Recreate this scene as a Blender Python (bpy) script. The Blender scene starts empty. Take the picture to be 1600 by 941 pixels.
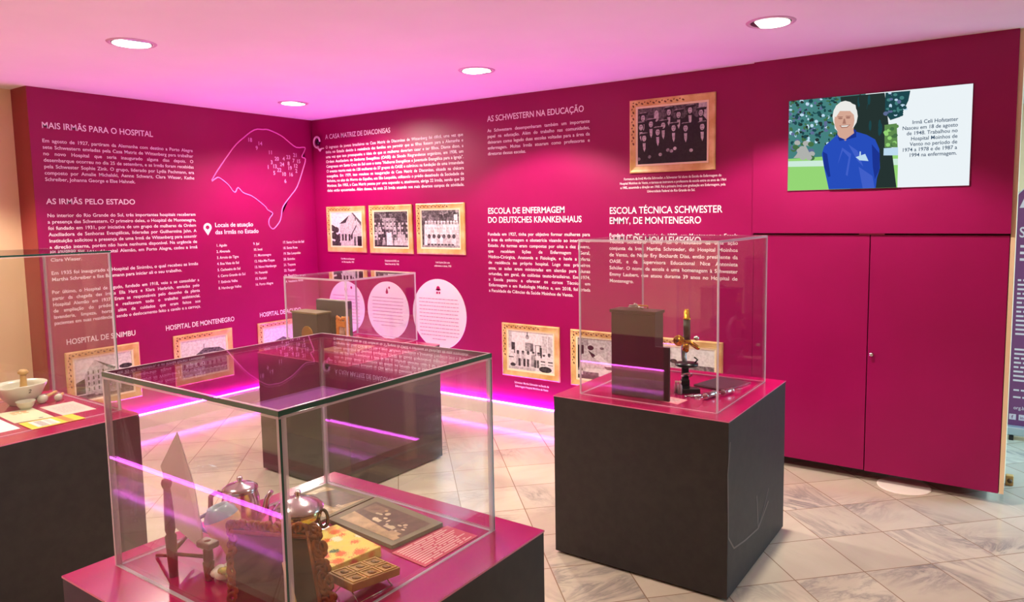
import bpy, bmesh, math, random
from mathutils import Vector, Matrix
random.seed(7)
SC = bpy.context.scene
COL = SC.collection
PI = math.pi

# ------------------------------------------------------------------ camera
cam_d = bpy.data.cameras.new('camera')
cam = bpy.data.objects.new('camera', cam_d)
COL.objects.link(cam)
cam_d.sensor_width = 36.0
cam_d.lens = 1124.726 / 1600 * 36
cam_d.shift_x = -(842.4 - 800) / 1600
cam_d.shift_y = -(470.5 - 440.65) / 1600
cam_d.clip_start = 0.02
rt = Vector((0.83000206, 0.55758314, -0.01405805)).normalized()
fw = Vector((-0.55630206, 0.82574764, -0.09310671)).normalized()
up = rt.cross(fw)
cam.matrix_world = Matrix(((rt.x, up.x, -fw.x, 5.582), (rt.y, up.y, -fw.y, -4.510), (rt.z, up.z, -fw.z, 1.6), (0, 0, 0, 1)))
SC.camera = cam

# ------------------------------------------------------------------ look
vs = SC.view_settings
vs.view_transform = 'Standard'
vs.look = 'None'
vs.gamma = 1.0
vs.use_curve_mapping = False
vs.exposure = -0.15

LAMP_POWER = 240.0           # each recessed downlight
LAMP_COLOR = (1.0, 0.89, 0.74)
LED_COLOR = (0.80, 0.016, 1.0)
LED_UP = 290.0             # upward face of the strips
LED_FRONT = 22.0           # face seen from the room
DAY_POWER = 120.0

w = bpy.data.worlds.new('world')
SC.world = w
w.use_nodes = True
w.node_tree.nodes['Background'].inputs[0].default_value = (0.55, 0.75, 1.0, 1)
w.node_tree.nodes['Background'].inputs[1].default_value = 0.6


def area_light(name, loc, rot, size, power, color, parent=None, size_y=None, disk=False, spread=PI):
    l = bpy.data.lights.new(name, 'AREA')
    l.energy = power
    l.color = color
    l.size = size
    l.spread = spread
    if disk:
        l.shape = 'DISK'
    elif size_y:
        l.shape = 'RECTANGLE'
        l.size_y = size_y
    o = bpy.data.objects.new(name, l)
    COL.objects.link(o)
    o.location = loc
    o.rotation_euler = rot
    if parent:
        o.parent = parent
    return o


def spot_light(name, rot, power, color, parent, half=60, blend=0.3):
    l = bpy.data.lights.new(name, 'SPOT')
    l.energy = power
    l.color = color
    l.spot_size = math.radians(2 * half)
    l.spot_blend = blend
    l.shadow_soft_size = 0.05
    o = bpy.data.objects.new(name, l)
    COL.objects.link(o)
    o.location = (0, 0, -0.02)
    o.rotation_euler = rot
    o.parent = parent
    return o


# daylight falling through the window of the passage on the right
area_light('daylight', (7.9, 1.5, 1.55), (0, math.radians(66), 0), 1.5, DAY_POWER, (0.38, 0.74, 1.0), size_y=1.7, spread=math.radians(120))


# ------------------------------------------------------------------ materials
def lin(c):
    return tuple((x / 255 / 12.92) if x / 255 <= 0.04045 else ((x / 255 + 0.055) / 1.055) ** 2.4 for x in c)


MATS = {}


def mat(name, rgb, rough=0.5, metal=0.0, spec=0.5, alpha=1.0, emit=None, estr=0.0):
    if name in MATS:
        return MATS[name]
    m = bpy.data.materials.new(name)
    m.use_nodes = True
    b = m.node_tree.nodes['Principled BSDF']
    b.inputs['Base Color'].default_value = (*lin(rgb), 1)
    b.inputs['Roughness'].default_value = rough
    b.inputs['Metallic'].default_value = metal
    b.inputs['Specular IOR Level'].default_value = spec
    b.inputs['Alpha'].default_value = alpha
    if emit:
        b.inputs['Emission Color'].default_value = (*lin(emit), 1)
        b.inputs['Emission Strength'].default_value = estr
    MATS[name] = m
    return m


def emis(name, col, s):
    if name in MATS:
        return MATS[name]
    m = bpy.data.materials.new(name)
    m.use_nodes = True
    nt = m.node_tree
    nt.nodes.clear()
    e = nt.nodes.new('ShaderNodeEmission')
    o = nt.nodes.new('ShaderNodeOutputMaterial')
    e.inputs[0].default_value = (*col, 1)
    e.inputs[1].default_value = s
    nt.links.new(e.outputs[0], o.inputs[0])
    MATS[name] = m
    return m


def noisy(name, rgb1, rgb2, scale=8, rough=0.5, detail=4, lo=0.35, hi=0.65, metal=0, bump=0.0, stretch=(1, 1, 1), spec=0.5):
    if name in MATS:
        return MATS[name]
    m = mat(name, rgb1, rough, metal, spec)
    nt = m.node_tree
    b = nt.nodes['Principled BSDF']
    tc = nt.nodes.new('ShaderNodeTexCoord')
    mp = nt.nodes.new('ShaderNodeMapping')
    mp.inputs['Scale'].default_value = stretch
    n = nt.nodes.new('ShaderNodeTexNoise')
    n.inputs['Scale'].default_value = scale
    n.inputs['Detail'].default_value = detail
    r = nt.nodes.new('ShaderNodeValToRGB')
    r.color_ramp.elements[0].position = lo
    r.color_ramp.elements[1].position = hi
    r.color_ramp.elements[0].color = (*lin(rgb1), 1)
    r.color_ramp.elements[1].color = (*lin(rgb2), 1)
    nt.links.new(tc.outputs['Object'], mp.inputs[0])
    nt.links.new(mp.outputs[0], n.inputs['Vector'])
    nt.links.new(n.outputs[0], r.inputs[0])
    nt.links.new(r.outputs[0], b.inputs['Base Color'])
    if bump:
        bp = nt.nodes.new('ShaderNodeBump')
        bp.inputs['Strength'].default_value = bump
        bp.inputs['Distance'].default_value = 0.01
        nt.links.new(n.outputs[0], bp.inputs['Height'])
        nt.links.new(bp.outputs[0], b.inputs['Normal'])
    return m


def glass_mat(name, tint=(0.97, 0.985, 0.975), f0=0.06, rough=0.0):
    """thin clear pane: Schlick reflection over straight transmission on each face"""
    m = bpy.data.materials.new(name)
    m.use_nodes = True
    nt = m.node_tree
    nt.nodes.clear()
    out = nt.nodes.new('ShaderNodeOutputMaterial')
    mix = nt.nodes.new('ShaderNodeMixShader')
    tr = nt.nodes.new('ShaderNodeBsdfTransparent')
    gl = nt.nodes.new('ShaderNodeBsdfGlossy')
    gl.inputs['Roughness'].default_value = rough
    tr.inputs[0].default_value = (*tint, 1)
    geo = nt.nodes.new('ShaderNodeNewGeometry')
    dot = nt.nodes.new('ShaderNodeVectorMath')
    dot.operation = 'DOT_PRODUCT'
    nt.links.new(geo.outputs['Normal'], dot.inputs[0])
    nt.links.new(geo.outputs['Incoming'], dot.inputs[1])

    def mth(op, a, bv):
        n = nt.nodes.new('ShaderNodeMath')
        n.operation = op
        for i, v in enumerate((a, bv)):
            if v is None:
                continue
            if isinstance(v, (int, float)):
                n.inputs[i].default_value = v
            else:
                nt.links.new(v, n.inputs[i])
        return n.outputs[0]
    a = mth('ABSOLUTE', dot.outputs['Value'], None)
    s = mth('SUBTRACT', 1.0, a)
    p = mth('POWER', s, 5.0)
    f = mth('MULTIPLY_ADD', p, 1 - f0)
    f.node.inputs[2].default_value = f0
    nt.links.new(f, mix.inputs[0])
    nt.links.new(tr.outputs[0], mix.inputs[1])
    nt.links.new(gl.outputs[0], mix.inputs[2])
    nt.links.new(mix.outputs[0], out.inputs[0])
    MATS[name] = m
    return m


def marble_floor(name):
    m = bpy.data.materials.new(name)
    m.use_nodes = True
    nt = m.node_tree
    N, Lk = nt.nodes, nt.links
    b = N['Principled BSDF']

    def nd(t, **k):
        n = N.new(t)
        for a, v in k.items():
            setattr(n, a, v)
        return n

    def mth(op, a, bv=None, c=None):
        n = nd('ShaderNodeMath', operation=op)
        for i, v in enumerate((a, bv, c)):
            if v is None:
                continue
            if isinstance(v, (int, float)):
                n.inputs[i].default_value = v
            else:
                Lk.new(v, n.inputs[i])
        return n.outputs[0]
    tc = nd('ShaderNodeTexCoord')
    sep = nd('ShaderNodeSeparateXYZ')
    Lk.new(tc.outputs['Object'], sep.inputs[0])
    S = 0.3385 * math.sqrt(2)
    u = mth('ADD', mth('DIVIDE', mth('ADD', sep.outputs[0], sep.outputs[1]), S), -0.108 + 20)
    v = mth('ADD', mth('DIVIDE', mth('SUBTRACT', sep.outputs[0], sep.outputs[1]), S), -0.012 + 20)
    fu, fv = mth('FRACT', u), mth('FRACT', v)
    iu, iv = mth('FLOOR', u), mth('FLOOR', v)

    def edge(f):
        return mth('MINIMUM', f, mth('SUBTRACT', 1.0, f))
    e = mth('MINIMUM', edge(fu), edge(fv))
    grout = mth('LESS_THAN', e, 0.0075)
    cell = nd('ShaderNodeCombineXYZ')
    Lk.new(iu, cell.inputs[0]); Lk.new(iv, cell.inputs[1])
    wn = nd('ShaderNodeTexWhiteNoise', noise_dimensions='3D')
    Lk.new(cell.outputs[0], wn.inputs[0])
    # per-tile random offset and rotation for the veins
    off = nd('ShaderNodeVectorMath', operation='SCALE')
    off.inputs['Scale'].default_value = 40
    Lk.new(wn.outputs['Color'], off.inputs[0])
    add = nd('ShaderNodeVectorMath', operation='ADD')
    Lk.new(tc.outputs['Object'], add.inputs[0]); Lk.new(off.outputs[0], add.inputs[1])
    rot = nd('ShaderNodeVectorRotate', rotation_type='Z_AXIS')
    ang = mth('ADD', mth('MULTIPLY', mth('FLOOR', mth('MULTIPLY', wn.outputs['Value'], 4.0)), PI / 2), 0.5)
    Lk.new(add.outputs[0], rot.inputs['Vector']); Lk.new(ang, rot.inputs['Angle'])
    st = nd('ShaderNodeMapping')
    st.inputs['Scale'].default_value = (1.1, 3.6, 1)
    Lk.new(rot.outputs[0], st.inputs[0])
    n1 = nd('ShaderNodeTexNoise')
    n1.inputs['Scale'].default_value = 1.6; n1.inputs['Detail'].default_value = 6; n1.inputs['Roughness'].default_value = 0.66
    n1.inputs['Distortion'].default_value = 0.9
    Lk.new(st.outputs[0], n1.inputs['Vector'])
    vein = mth('SUBTRACT', 1.0, mth('MULTIPLY', mth('ABSOLUTE', mth('SUBTRACT', n1.outputs[0], 0.5)), 9.0))
    vein = mth('MAXIMUM', vein, 0.0)
    vein = mth('POWER', vein, 2.0)
    n2 = nd('ShaderNodeTexNoise')
    n2.inputs['Scale'].default_value = 1.3; n2.inputs['Detail'].default_value = 3
    Lk.new(add.outputs[0], n2.inputs['Vector'])
    rmp = nd('ShaderNodeMapRange')
    rmp.inputs['From Min'].default_value = 0.50; rmp.inputs['From Max'].default_value = 0.70
    Lk.new(n2.outputs[0], rmp.inputs[0])
    amt = mth('MULTIPLY', vein, rmp.outputs[0])
    n3 = nd('ShaderNodeTexNoise')
    n3.inputs['Scale'].default_value = 3.0; n3.inputs['Detail'].default_value = 5
    Lk.new(st.outputs[0], n3.inputs['Vector'])
    c1 = nd('ShaderNodeMix', data_type='RGBA')
    c1.inputs[6].default_value = (*lin((208, 197, 178)), 1)
    c1.inputs[7].default_value = (*lin((192, 178, 158)), 1)
    Lk.new(n3.outputs[0], c1.inputs[0])
    cv = nd('ShaderNodeMix', data_type='RGBA')
    cv.inputs[7].default_value = (*lin((118, 116, 118)), 1)
    Lk.new(mth('MULTIPLY', amt, 0.85), cv.inputs[0]); Lk.new(c1.outputs[2], cv.inputs[6])
    br = nd('ShaderNodeMix', data_type='RGBA', blend_type='MULTIPLY')
    br.inputs[0].default_value = 1.0
    tone = nd('ShaderNodeMapRange')
    tone.inputs['To Min'].default_value = 0.84; tone.inputs['To Max'].default_value = 1.0
    Lk.new(wn.outputs['Value'], tone.inputs[0])
    Lk.new(cv.outputs[2], br.inputs[6]); Lk.new(tone.outputs[0], br.inputs[7])
    g = nd('ShaderNodeMix', data_type='RGBA')
    g.inputs[7].default_value = (*lin((140, 118, 98)), 1)
    Lk.new(grout, g.inputs[0]); Lk.new(br.outputs[2], g.inputs[6])
    Lk.new(g.outputs[2], b.inputs['Base Color'])
    b.inputs['Roughness'].default_value = 0.13
    b.inputs['Specular IOR Level'].default_value = 0.5
    bump = nd('ShaderNodeBump')
    bump.inputs['Strength'].default_value = 0.3
    bump.inputs['Distance'].default_value = 0.002
    Lk.new(mth('SUBTRACT', 1.0, grout), bump.inputs['Height'])
    Lk.new(bump.outputs[0], b.inputs['Normal'])
    MATS[name] = m
    return m


M_WALL = noisy('magenta_laminate', (152, 0, 84), (147, 0, 80), 3, 0.40, spec=0.35)
M_BEIGE = noisy('beige_paint', (238, 208, 168), (232, 201, 160), 2.5, 0.7)
M_CEIL = noisy('ceiling_paint', (238, 226, 224), (234, 222, 220), 2, 0.8)
M_FLOOR = marble_floor('marble_tiles')
M_SKIRT = mat('cream_skirting', (232, 222, 205), 0.35)
M_LED = emis('led_light', LED_COLOR, LED_UP)
M_LEDF = emis('led_front', (0.95, 0.12, 1.0), LED_FRONT)
M_DARK = noisy('black_paint', (47, 42, 40), (40, 35, 34), 25, 0.55, spec=0.35)
M_TOP = noisy('magenta_top', (168, 4, 78), (162, 3, 74), 6, 0.15, spec=0.5)
M_TOP.node_tree.nodes['Principled BSDF'].inputs['IOR'].default_value = 2.9
M_TOPEDGE = mat('pink_edge', (214, 120, 150), 0.4)
M_GLASS = glass_mat('clear_glass')
M_GEDGE = mat('glass_edge', (30, 84, 76), 0.10, 0.0, 0.8)
M_SEAM_HL = mat('seam_highlight', (240, 226, 234), 0.2, 0.0, 0.7, alpha=0.5)  # pale colour paints in the highlights of the glass edges
M_GVEDGE = mat('glass_edge_pale', (196, 186, 196), 0.15, 0.0, 0.8, alpha=0.75)
M_WHITE = mat('white_print', (246, 236, 242), 0.5)
M_GOLD = noisy('gilt', (236, 206, 142), (206, 162, 92), 9, 0.38, metal=0.15, spec=0.6)
M_CREAM = mat('cream_slip', (240, 224, 190), 0.45)
M_ORN = mat('dark_gilt', (112, 66, 26), 0.5)
M_DARKRED = mat('panel_end', (140, 34, 38), 0.45)
M_STEEL = mat('bright_steel', (205, 200, 200), 0.18, 1.0)
M_BRASS = mat('brass', (205, 150, 50), 0.22, 1.0)
M_BLACK = mat('black_metal', (22, 18, 20), 0.3)
M_PORC = mat('white_porcelain', (206, 203, 184), 0.25)
M_WOOD = noisy('turned_wood', (122, 56, 18), (92, 40, 12), 12, 0.35, stretch=(1, 1, 0.15), spec=0.15)
M_LWOOD = noisy('pale_wood', (206, 166, 104), (188, 146, 86), 14, 0.5, stretch=(4, 1, 1))


# ------------------------------------------------------------------ geometry helpers
class MB:
    def __init__(self):
        self.bm = bmesh.new()

    def quad(self, pts, mi=0):
        f = self.bm.faces.new([self.bm.verts.new(p) for p in pts])
        f.material_index = mi
        return f

    def box(self, x0, y0, z0, x1, y1, z1, mi=0, M=None, faces=None):
        P = [Vector(p) for p in ((x0, y0, z0), (x1, y0, z0), (x1, y1, z0), (x0, y1, z0), (x0, y0, z1), (x1, y0, z1), (x1, y1, z1), (x0, y1, z1))]
        if M is not None:
            P = [M @ p for p in P]
        V = [self.bm.verts.new(p) for p in P]
        for k, ix in enumerate(((3, 2, 1, 0), (4, 5, 6, 7), (0, 1, 5, 4), (1, 2, 6, 5), (2, 3, 7, 6), (3, 0, 4, 7))):
            f = self.bm.faces.new([V[i] for i in ix])
            f.material_index = faces[k] if faces else mi
        return V

    def lathe(self, prof, seg=24, mi=0, M=None, cap=True, smooth=True):
        rings = []
        for r, z in prof:
            if r < 1e-6:
                p = Vector((0, 0, z))
                rings.append([self.bm.verts.new(M @ p if M is not None else p)])
            else:
                ring = []
                for i in range(seg):
                    a = 2 * PI * i / seg
                    p = Vector((r * math.cos(a), r * math.sin(a), z))
                    ring.append(self.bm.verts.new(M @ p if M is not None else p))
                rings.append(ring)
        for A, B in zip(rings, rings[1:]):
            n = max(len(A), len(B))
            for i in range(n):
                j = (i + 1) % n
                if len(A) == 1 and len(B) == 1:
                    continue
                if len(A) == 1:
                    f = self.bm.faces.new((A[0], B[i], B[j]))
                elif len(B) == 1:
                    f = self.bm.faces.new((A[i], A[j], B[0]))
                else:
                    f = self.bm.faces.new((A[i], A[j], B[j], B[i]))
                f.material_index = mi
                f.smooth = smooth
        if cap:
            for ring in (rings[0], rings[-1]):
                if len(ring) > 2:
                    f = self.bm.faces.new(ring)
                    f.material_index = mi

    def tube(self, pts, r, seg=8, mi=0, closed=False):
        pts = [Vector(p) for p in pts]
        n = len(pts)
        rr = r if isinstance(r, (list, tuple)) else [r] * n
        rings = []
        prev = None
        for i, p in enumerate(pts):
            if closed:
                t = pts[(i + 1) % n] - pts[i - 1]
            else:
                t = pts[min(i + 1, n - 1)] - pts[max(i - 1, 0)]
            t.normalize()
            ref = prev if prev is not None else (Vector((0, 0, 1)) if abs(t.z) < 0.9 else Vector((1, 0, 0)))
            a = ref - t * ref.dot(t)
            if a.length < 1e-6:
                a = t.orthogonal()
            a.normalize()
            b = t.cross(a)
            prev = a
            rings.append([self.bm.verts.new(p + (a * math.cos(2 * PI * k / seg) + b * math.sin(2 * PI * k / seg)) * rr[i]) for k in range(seg)])
        m = n if closed else n - 1
        for i in range(m):
            A, B = rings[i], rings[(i + 1) % n]
            for k in range(seg):
                j = (k + 1) % seg
                f = self.bm.faces.new((A[k], A[j], B[j], B[k]))
                f.material_index = mi
                f.smooth = True
        if not closed:
            for ring in (rings[0], rings[-1]):
                f = self.bm.faces.new(ring)
                f.material_index = mi

    def prism(self, pts, z0, z1, mi=0, M=None):
        lo = [Vector((x, y, z0)) for x, y in pts]
        hi = [Vector((x, y, z1)) for x, y in pts]
        if M is not None:
            lo = [M @ p for p in lo]
            hi = [M @ p for p in hi]
        A = [self.bm.verts.new(p) for p in lo]
        B = [self.bm.verts.new(p) for p in hi]
        n = len(A)
        fs = [self.bm.faces.new(A), self.bm.faces.new(B)]
        for i in range(n):
            j = (i + 1) % n
            fs.append(self.bm.faces.new((A[i], A[j], B[j], B[i])))
        for f in fs:
            f.material_index = mi

    def ball(self, c, rx, ry=None, rz=None, seg=16, mi=0, M=None):
        ry = ry or rx
        rz = rz or rx
        T_ = Matrix.Translation(c) @ Matrix.Diagonal((rx, ry, rz, 1))
        if M is not None:
            T_ = M @ T_
        n = seg // 2
        self.lathe([(math.sin(PI * i / n) if 0 < i < n else 0, -math.cos(PI * i / n)) for i in range(n + 1)], seg, mi, T_, cap=False)

    def build(self, name, mats, parent=None, bevel=0.0, recalc=True, subsurf=0):
        bm = self.bm
        if recalc:
            bmesh.ops.recalc_face_normals(bm, faces=bm.faces[:])
        me = bpy.data.meshes.new(name)
        bm.to_mesh(me)
        bm.free()
        for m in (mats if isinstance(mats, (list, tuple)) else [mats]):
            me.materials.append(m)
        o = bpy.data.objects.new(name, me)
        COL.objects.link(o)
        if parent:
            o.parent = parent
        if bevel:
            md = o.modifiers.new('bevel', 'BEVEL')
            md.width = bevel
            md.segments = 2
            md.limit_method = 'ANGLE'
        if subsurf:
            md = o.modifiers.new('sub', 'SUBSURF')
            md.levels = subsurf
            md.render_levels = subsurf
        return o


def merge_print(mb, pr, shift):
    """adds printed marks to the sheet they are printed on"""
    for f in pr.bm.faces:
        f.material_index += shift
    me = bpy.data.meshes.new('tmp')
    pr.bm.to_mesh(me)
    pr.bm.free()
    bmesh.ops.recalc_face_normals(mb.bm, faces=mb.bm.faces[:])
    mb.bm.from_mesh(me)
    bpy.data.meshes.remove(me)


def tag(o, label, cat, group=None):
    o['label'] = label
    o['category'] = cat
    if group:
        o['group'] = group
    return o


def thing(name, label, cat, loc=(0, 0, 0), rz=0.0, group=None):
    o = bpy.data.objects.new(name, None)
    o.empty_display_size = 0.05
    COL.objects.link(o)
    o.location = loc
    o.rotation_euler = (0, 0, rz)
    return tag(o, label, cat, group)


def struct(name, mb, mats, parent=None, **k):
    o = mb.build(name, mats, parent, **k)
    o['kind'] = 'structure'
    return o


# ------------------------------------------------------------------ lettering: glyph outlines from the built-in font
ALL = sorted(set("ABCDEFGHIJKLMNOPQRSTUVWXYZabcdefghijklmnopqrstuvwxyz0123456789.,-()\"ÃÇÉÊÍÁÓãçéêíáóôàúõâü"))
GLY = {}


def load_glyphs():
    tmp = []
    for c in ALL:
        for k, body in enumerate((c, 'l' + c + 'l')):
            cu = bpy.data.curves.new('g', 'FONT')
            cu.body = body
            cu.resolution_u = 3
            cu.size = 1.0
            cu.offset = 0.012
            o = bpy.data.objects.new('g', cu)
            COL.objects.link(o)
            tmp.append((c, k, o, cu))
    dg = bpy.context.evaluated_depsgraph_get()
    dg.update()
    base = None
    res = {}
    for c, k, o, cu in tmp:
        me = o.evaluated_get(dg).to_mesh()
        vv = [v.co.copy() for v in me.vertices]
        ff = [tuple(p.vertices) for p in me.polygons]
        o.evaluated_get(dg).to_mesh_clear()
        res[(c, k)] = (vv, ff)
    lw = max(v.x for v in res[('l', 0)][0]) - min(v.x for v in res[('l', 0)][0])
    ll = res[('l', 1)][0]            # 'lll'
    ladv = (max(v.x for v in ll) - min(v.x for v in ll) - lw) / 2
    for c in ALL:
        vv, ff = res[(c, 0)]
        x2 = res[(c, 1)][0]
        span = max(v.x for v in x2) - min(v.x for v in x2)
        GLY[c] = ([(v.x, v.y) for v in vv], ff, span - lw - ladv)
    for c, k, o, cu in tmp:
        bpy.data.objects.remove(o)
        bpy.data.curves.remove(cu)


load_glyphs()
CAP = max(y for x, y in GLY['H'][0])


def adv(c):
    return GLY[c][2] if c in GLY else 0.28


def wwidth(s):
    return sum(adv(c) for c in s)


def put_text(bm, mp, s, u, v, size, sx=1.0, width=None, align='L', mi=0):
    """lays s along u from (u, v); width = justified width of the line"""
    words = s.split(' ')
    ww = [wwidth(x) * size * sx for x in words]
    sp = 0.28 * size * sx
    tot = sum(ww) + sp * (len(words) - 1)
    if width and len(words) > 1:
        sp = (width - sum(ww)) / (len(words) - 1)
    elif align == 'C':
        u -= tot / 2
    elif align == 'R':
        u -= tot
    for wd, wdw in zip(words, ww):
        x = u
        for c in wd:
            if c in GLY:
                pts, fs, a = GLY[c]
                vs_ = [bm.verts.new(mp(x + px * size * sx, v + py * size)) for px, py in pts]
                for f in fs:
                    try:
                        ff = bm.faces.new([vs_[i] for i in f])
                        ff.material_index = mi
                    except ValueError:
                        pass
            x += adv(c) * size * sx
        u += wdw + sp


def paragraph(parent, name, mp, lines, u, v0, pitch, width, size, mats, last_left=True, just=None):
    mb = MB()
    nat = max(wwidth(l) * size for l in lines)
    sx = min(1.06, width / nat * 0.985)
    for i, l in enumerate(lines):
        j = (i < len(lines) - 1 or not last_left)
        if just is not None:
            j = i in just
        put_text(mb.bm, mp, l, u, v0 - i * pitch, size, sx, width if j else None)
    return mb.build(name, mats, parent, recalc=False)


def heading(parent, mp, rows, mats, name='heading_lettering'):
    """rows: (text, u0, u1, v, cap)"""
    mb = MB()
    for s, u0, u1, v, cap in rows:
        size = cap / CAP
        sx = (u1 - u0) / (wwidth(s) * size)
        put_text(mb.bm, mp, s, u0, v, size, sx)
    return mb.build(name, mats, parent, recalc=False)


def dashes(bm, mp, u0, u1, v, h, mi=0, rnd=random, lmax=6):
    """word-long strokes standing in for print too small to read"""
    u = u0
    while u < u1 - h:
        n = min(rnd.uniform(1.5, lmax) * h, u1 - u)
        f = bm.faces.new([bm.verts.new(mp(a, b)) for a, b in ((u, v), (u + n, v), (u + n, v + h), (u, v + h))])
        f.material_index = mi
        u += n + h * 0.8


E_ = 0.0012
RW = lambda u, v, e=E_: Vector((u, -e, v))          # right wall, y = 0
LW = lambda u, v, e=E_: Vector((e, u, v))           # left wall, x = 0

# ================================================================== room shell
CZ = 2.507
m = MB(); m.box(-1.2, -6.0, -0.1, 9.0, 4.0, 0.0)
struct('floor', m, M_FLOOR)
m = MB(); m.box(-1.2, -6.0, CZ, 9.0, 4.0, CZ + 0.12)
struct('ceiling', m, M_CEIL)

LED_Z = 0.112
m = MB(); m.box(-0.24, -2.335, LED_Z + 0.006, 0.0, 0.22, CZ)
wall_left = struct('wall_left', m, M_WALL)
m = MB(); m.box(-0.24, -2.339, LED_Z + 0.006, -0.0005, -2.335, CZ)
struct('trim_1', m, M_DARKRED, wall_left)
m = MB(); m.box(-0.30, -5.05, 0, -0.24, 0.3, CZ)
struct('wall_left_rear', m, M_BEIGE)
m = MB(); m.box(-0.24, -2.335, 0.0, 0.016, 0.0, LED_Z - 0.006)
struct('baseboard_left', m, M_SKIRT)

m = MB()
m.box(0.0, 0.0, LED_Z + 0.006, 4.172, 0.22, CZ)
m.box(4.172, -0.03, 1.4665, 5.525, 0.22, CZ)
m.box(4.172, 0.02, 0.062, 5.525, 0.22, 1.4665)
wall_right = struct('wall_right', m, M_WALL)
m = MB(); m.box(0.016, -0.016, 0.0, 4.172, 0.2, LED_Z - 0.006)
struct('baseboard_right', m, M_SKIRT)
m = MB(); m.box(5.5255, -0.012, 0.064, 5.547, 0.46, CZ)
struct('trim_2', m, M_BEIGE)
# passage behind the panel, the wall behind the camera and the outer walls
m = MB(); m.box(-0.3, 3.2, 0, 9.0, 3.3, CZ)
struct('wall_far', m, M_BEIGE)
m = MB(); m.box(5.40, 0.46, 0, 5.46, 3.2, CZ)
struct('wall_passage', m, M_BEIGE)
m = MB(); m.box(5.46, 0.5, 0, 5.475, 3.2, 0.1)
struct('baseboard_passage', m, M_SKIRT)
m = MB(); m.box(-0.3, -5.2, 0, 9.0, -5.05, CZ)
wall_rear = struct('wall_rear', m, M_BEIGE)
m = MB(); m.box(0.4, -5.05, LED_Z + 0.006, 3.15, -5.03, 0.42)
m.box(0.4, -5.05, LED_Z + 0.006, 0.43, -5.035, 2.3)
struct('trim_3', m, M_WALL, wall_rear)
# outer wall with the passage window
m = MB()
m.box(8.0, -5.2, 0, 8.1, 0.55, CZ); m.box(8.0, 2.45, 0, 8.1, 3.3, CZ)
m.box(8.0, 0.55, 0, 8.1, 2.45, 0.7); m.box(8.0, 0.55, 2.4, 8.1, 2.45, CZ)
struct('wall_outer', m, M_BEIGE)
m = MB()
for a, b_ in ((0.55, 0.61), (2.39, 2.45), (1.47, 1.53)):
    m.box(7.98, a, 0.7, 8.04, b_, 2.4)
m.box(7.98, 0.55, 0.7, 8.04, 2.45, 0.76); m.box(7.98, 0.55, 2.34, 8.04, 2.45, 2.4)
win = struct('window_1', m, M_SKIRT)
m = MB(); m.box(8.015, 0.6, 0.75, 8.022, 2.4, 2.35)
struct('pane', m, M_GLASS, win)
m = MB(); m.box(6.6, -1.2, 0, 8.0, -1.1, CZ)
struct('wall_partition', m, M_BEIGE)

# led strips along the skirting
m = MB(); m.box(0.006, -2.33, LED_Z - 0.005, 0.020, -0.03, LED_Z + 0.005, faces=(1, 0, 1, 1, 1, 1))
tag(m.build('led_strip', [M_LED, M_LEDF]), 'glowing magenta light strip along the foot of the left text wall', 'light strip', None)
m = MB(); m.box(0.03, -0.020, LED_Z - 0.005, 4.165, -0.006, LED_Z + 0.005, faces=(1, 0, 1, 1, 1, 1))
tag(m.build('led_strip', [M_LED, M_LEDF]), 'glowing magenta light strip along the foot of the wall with the discs', 'light strip', None)
m = MB(); m.box(0.85, -5.045, LED_Z - 0.006, 3.12, -5.025, LED_Z + 0.006)
tag(m.build('led_strip', M_LEDF), 'magenta light strip seen only as a reflection in the glass cases', 'light strip', None)

# ================================================================== recessed downlights
M_LAMP = emis('lamp_glow', (1.0, 0.95, 0.84), 9.0)
M_REFL = mat('lamp_reflector', (120, 124, 118), 0.3, 1.0)
M_RIM = mat('lamp_rim', (206, 160, 180), 0.4)


def downlight(x, y, label, r=0.095, tilt=0.5, aim=(0, 0), power=1.0, half=60):
    t = thing('downlight', label, 'ceiling light', (x, y, CZ), 0, 'recessed ceiling lights')
    m = MB()
    m.lathe([(r, -0.001), (r + 0.004, -0.005), (r + 0.018, -0.004), (r + 0.022, 0.0)], 40, cap=False)
    m.build('trim_ring', M_RIM, t)
    m = MB()
    m.lathe([(r, -0.002), (r * 0.98, -0.0035), (0, -0.0035)], 40, cap=False)
    m.build('reflector', M_REFL, t)
    m = MB()
    a0 = tilt
    pts = [(0.0, 0.0)]
    pts = [(r * 0.93 * math.cos(a0 + 2 * PI * k / 40), r * 0.93 * math.sin(a0 + 2 * PI * k / 40)) for k in range(31)]
    m.prism(pts, -0.0075, -0.0045)
    m.lathe([(r * 0.55, -0.0078), (r * 0.45, -0.014), (r * 0.2, -0.018), (0, -0.019)], 24, cap=False)
    m.build('bulb', M_LAMP, t)
    spot_light('lamp_light', (aim[0], aim[1], 0), LAMP_POWER * power, LAMP_COLOR, t, half, 0.3 if half < 70 else 0.55)
    return t


downlight(1.74, -2.52, 'round ceiling light nearest the left edge, above the left text wall', tilt=0.6, aim=(0, -0.35))
downlight(2.69, -0.885, 'round ceiling light in the middle, above the three framed prints', tilt=2.4, aim=(0.15, 0))
downlight(4.53, -0.92, 'round ceiling light nearest the wall screen', tilt=4.0, aim=(0.1, 0))
downlight(0.74, -0.77, 'smallest round ceiling light, close to the room corner', tilt=1.0, aim=(0.10, -0.12), half=79)
for x, y, pw in ((3.7, -2.55, 0.55), (5.6, -2.5, 0.32), (3.3, -4.1, 0.75), (0.7, -3.25, 1.15)):  # unseen lamps, added as fill and to brighten the beige walls
    downlight(x, y, 'round ceiling light out of view, added to brighten the room', tilt=1.0, power=pw)

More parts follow.
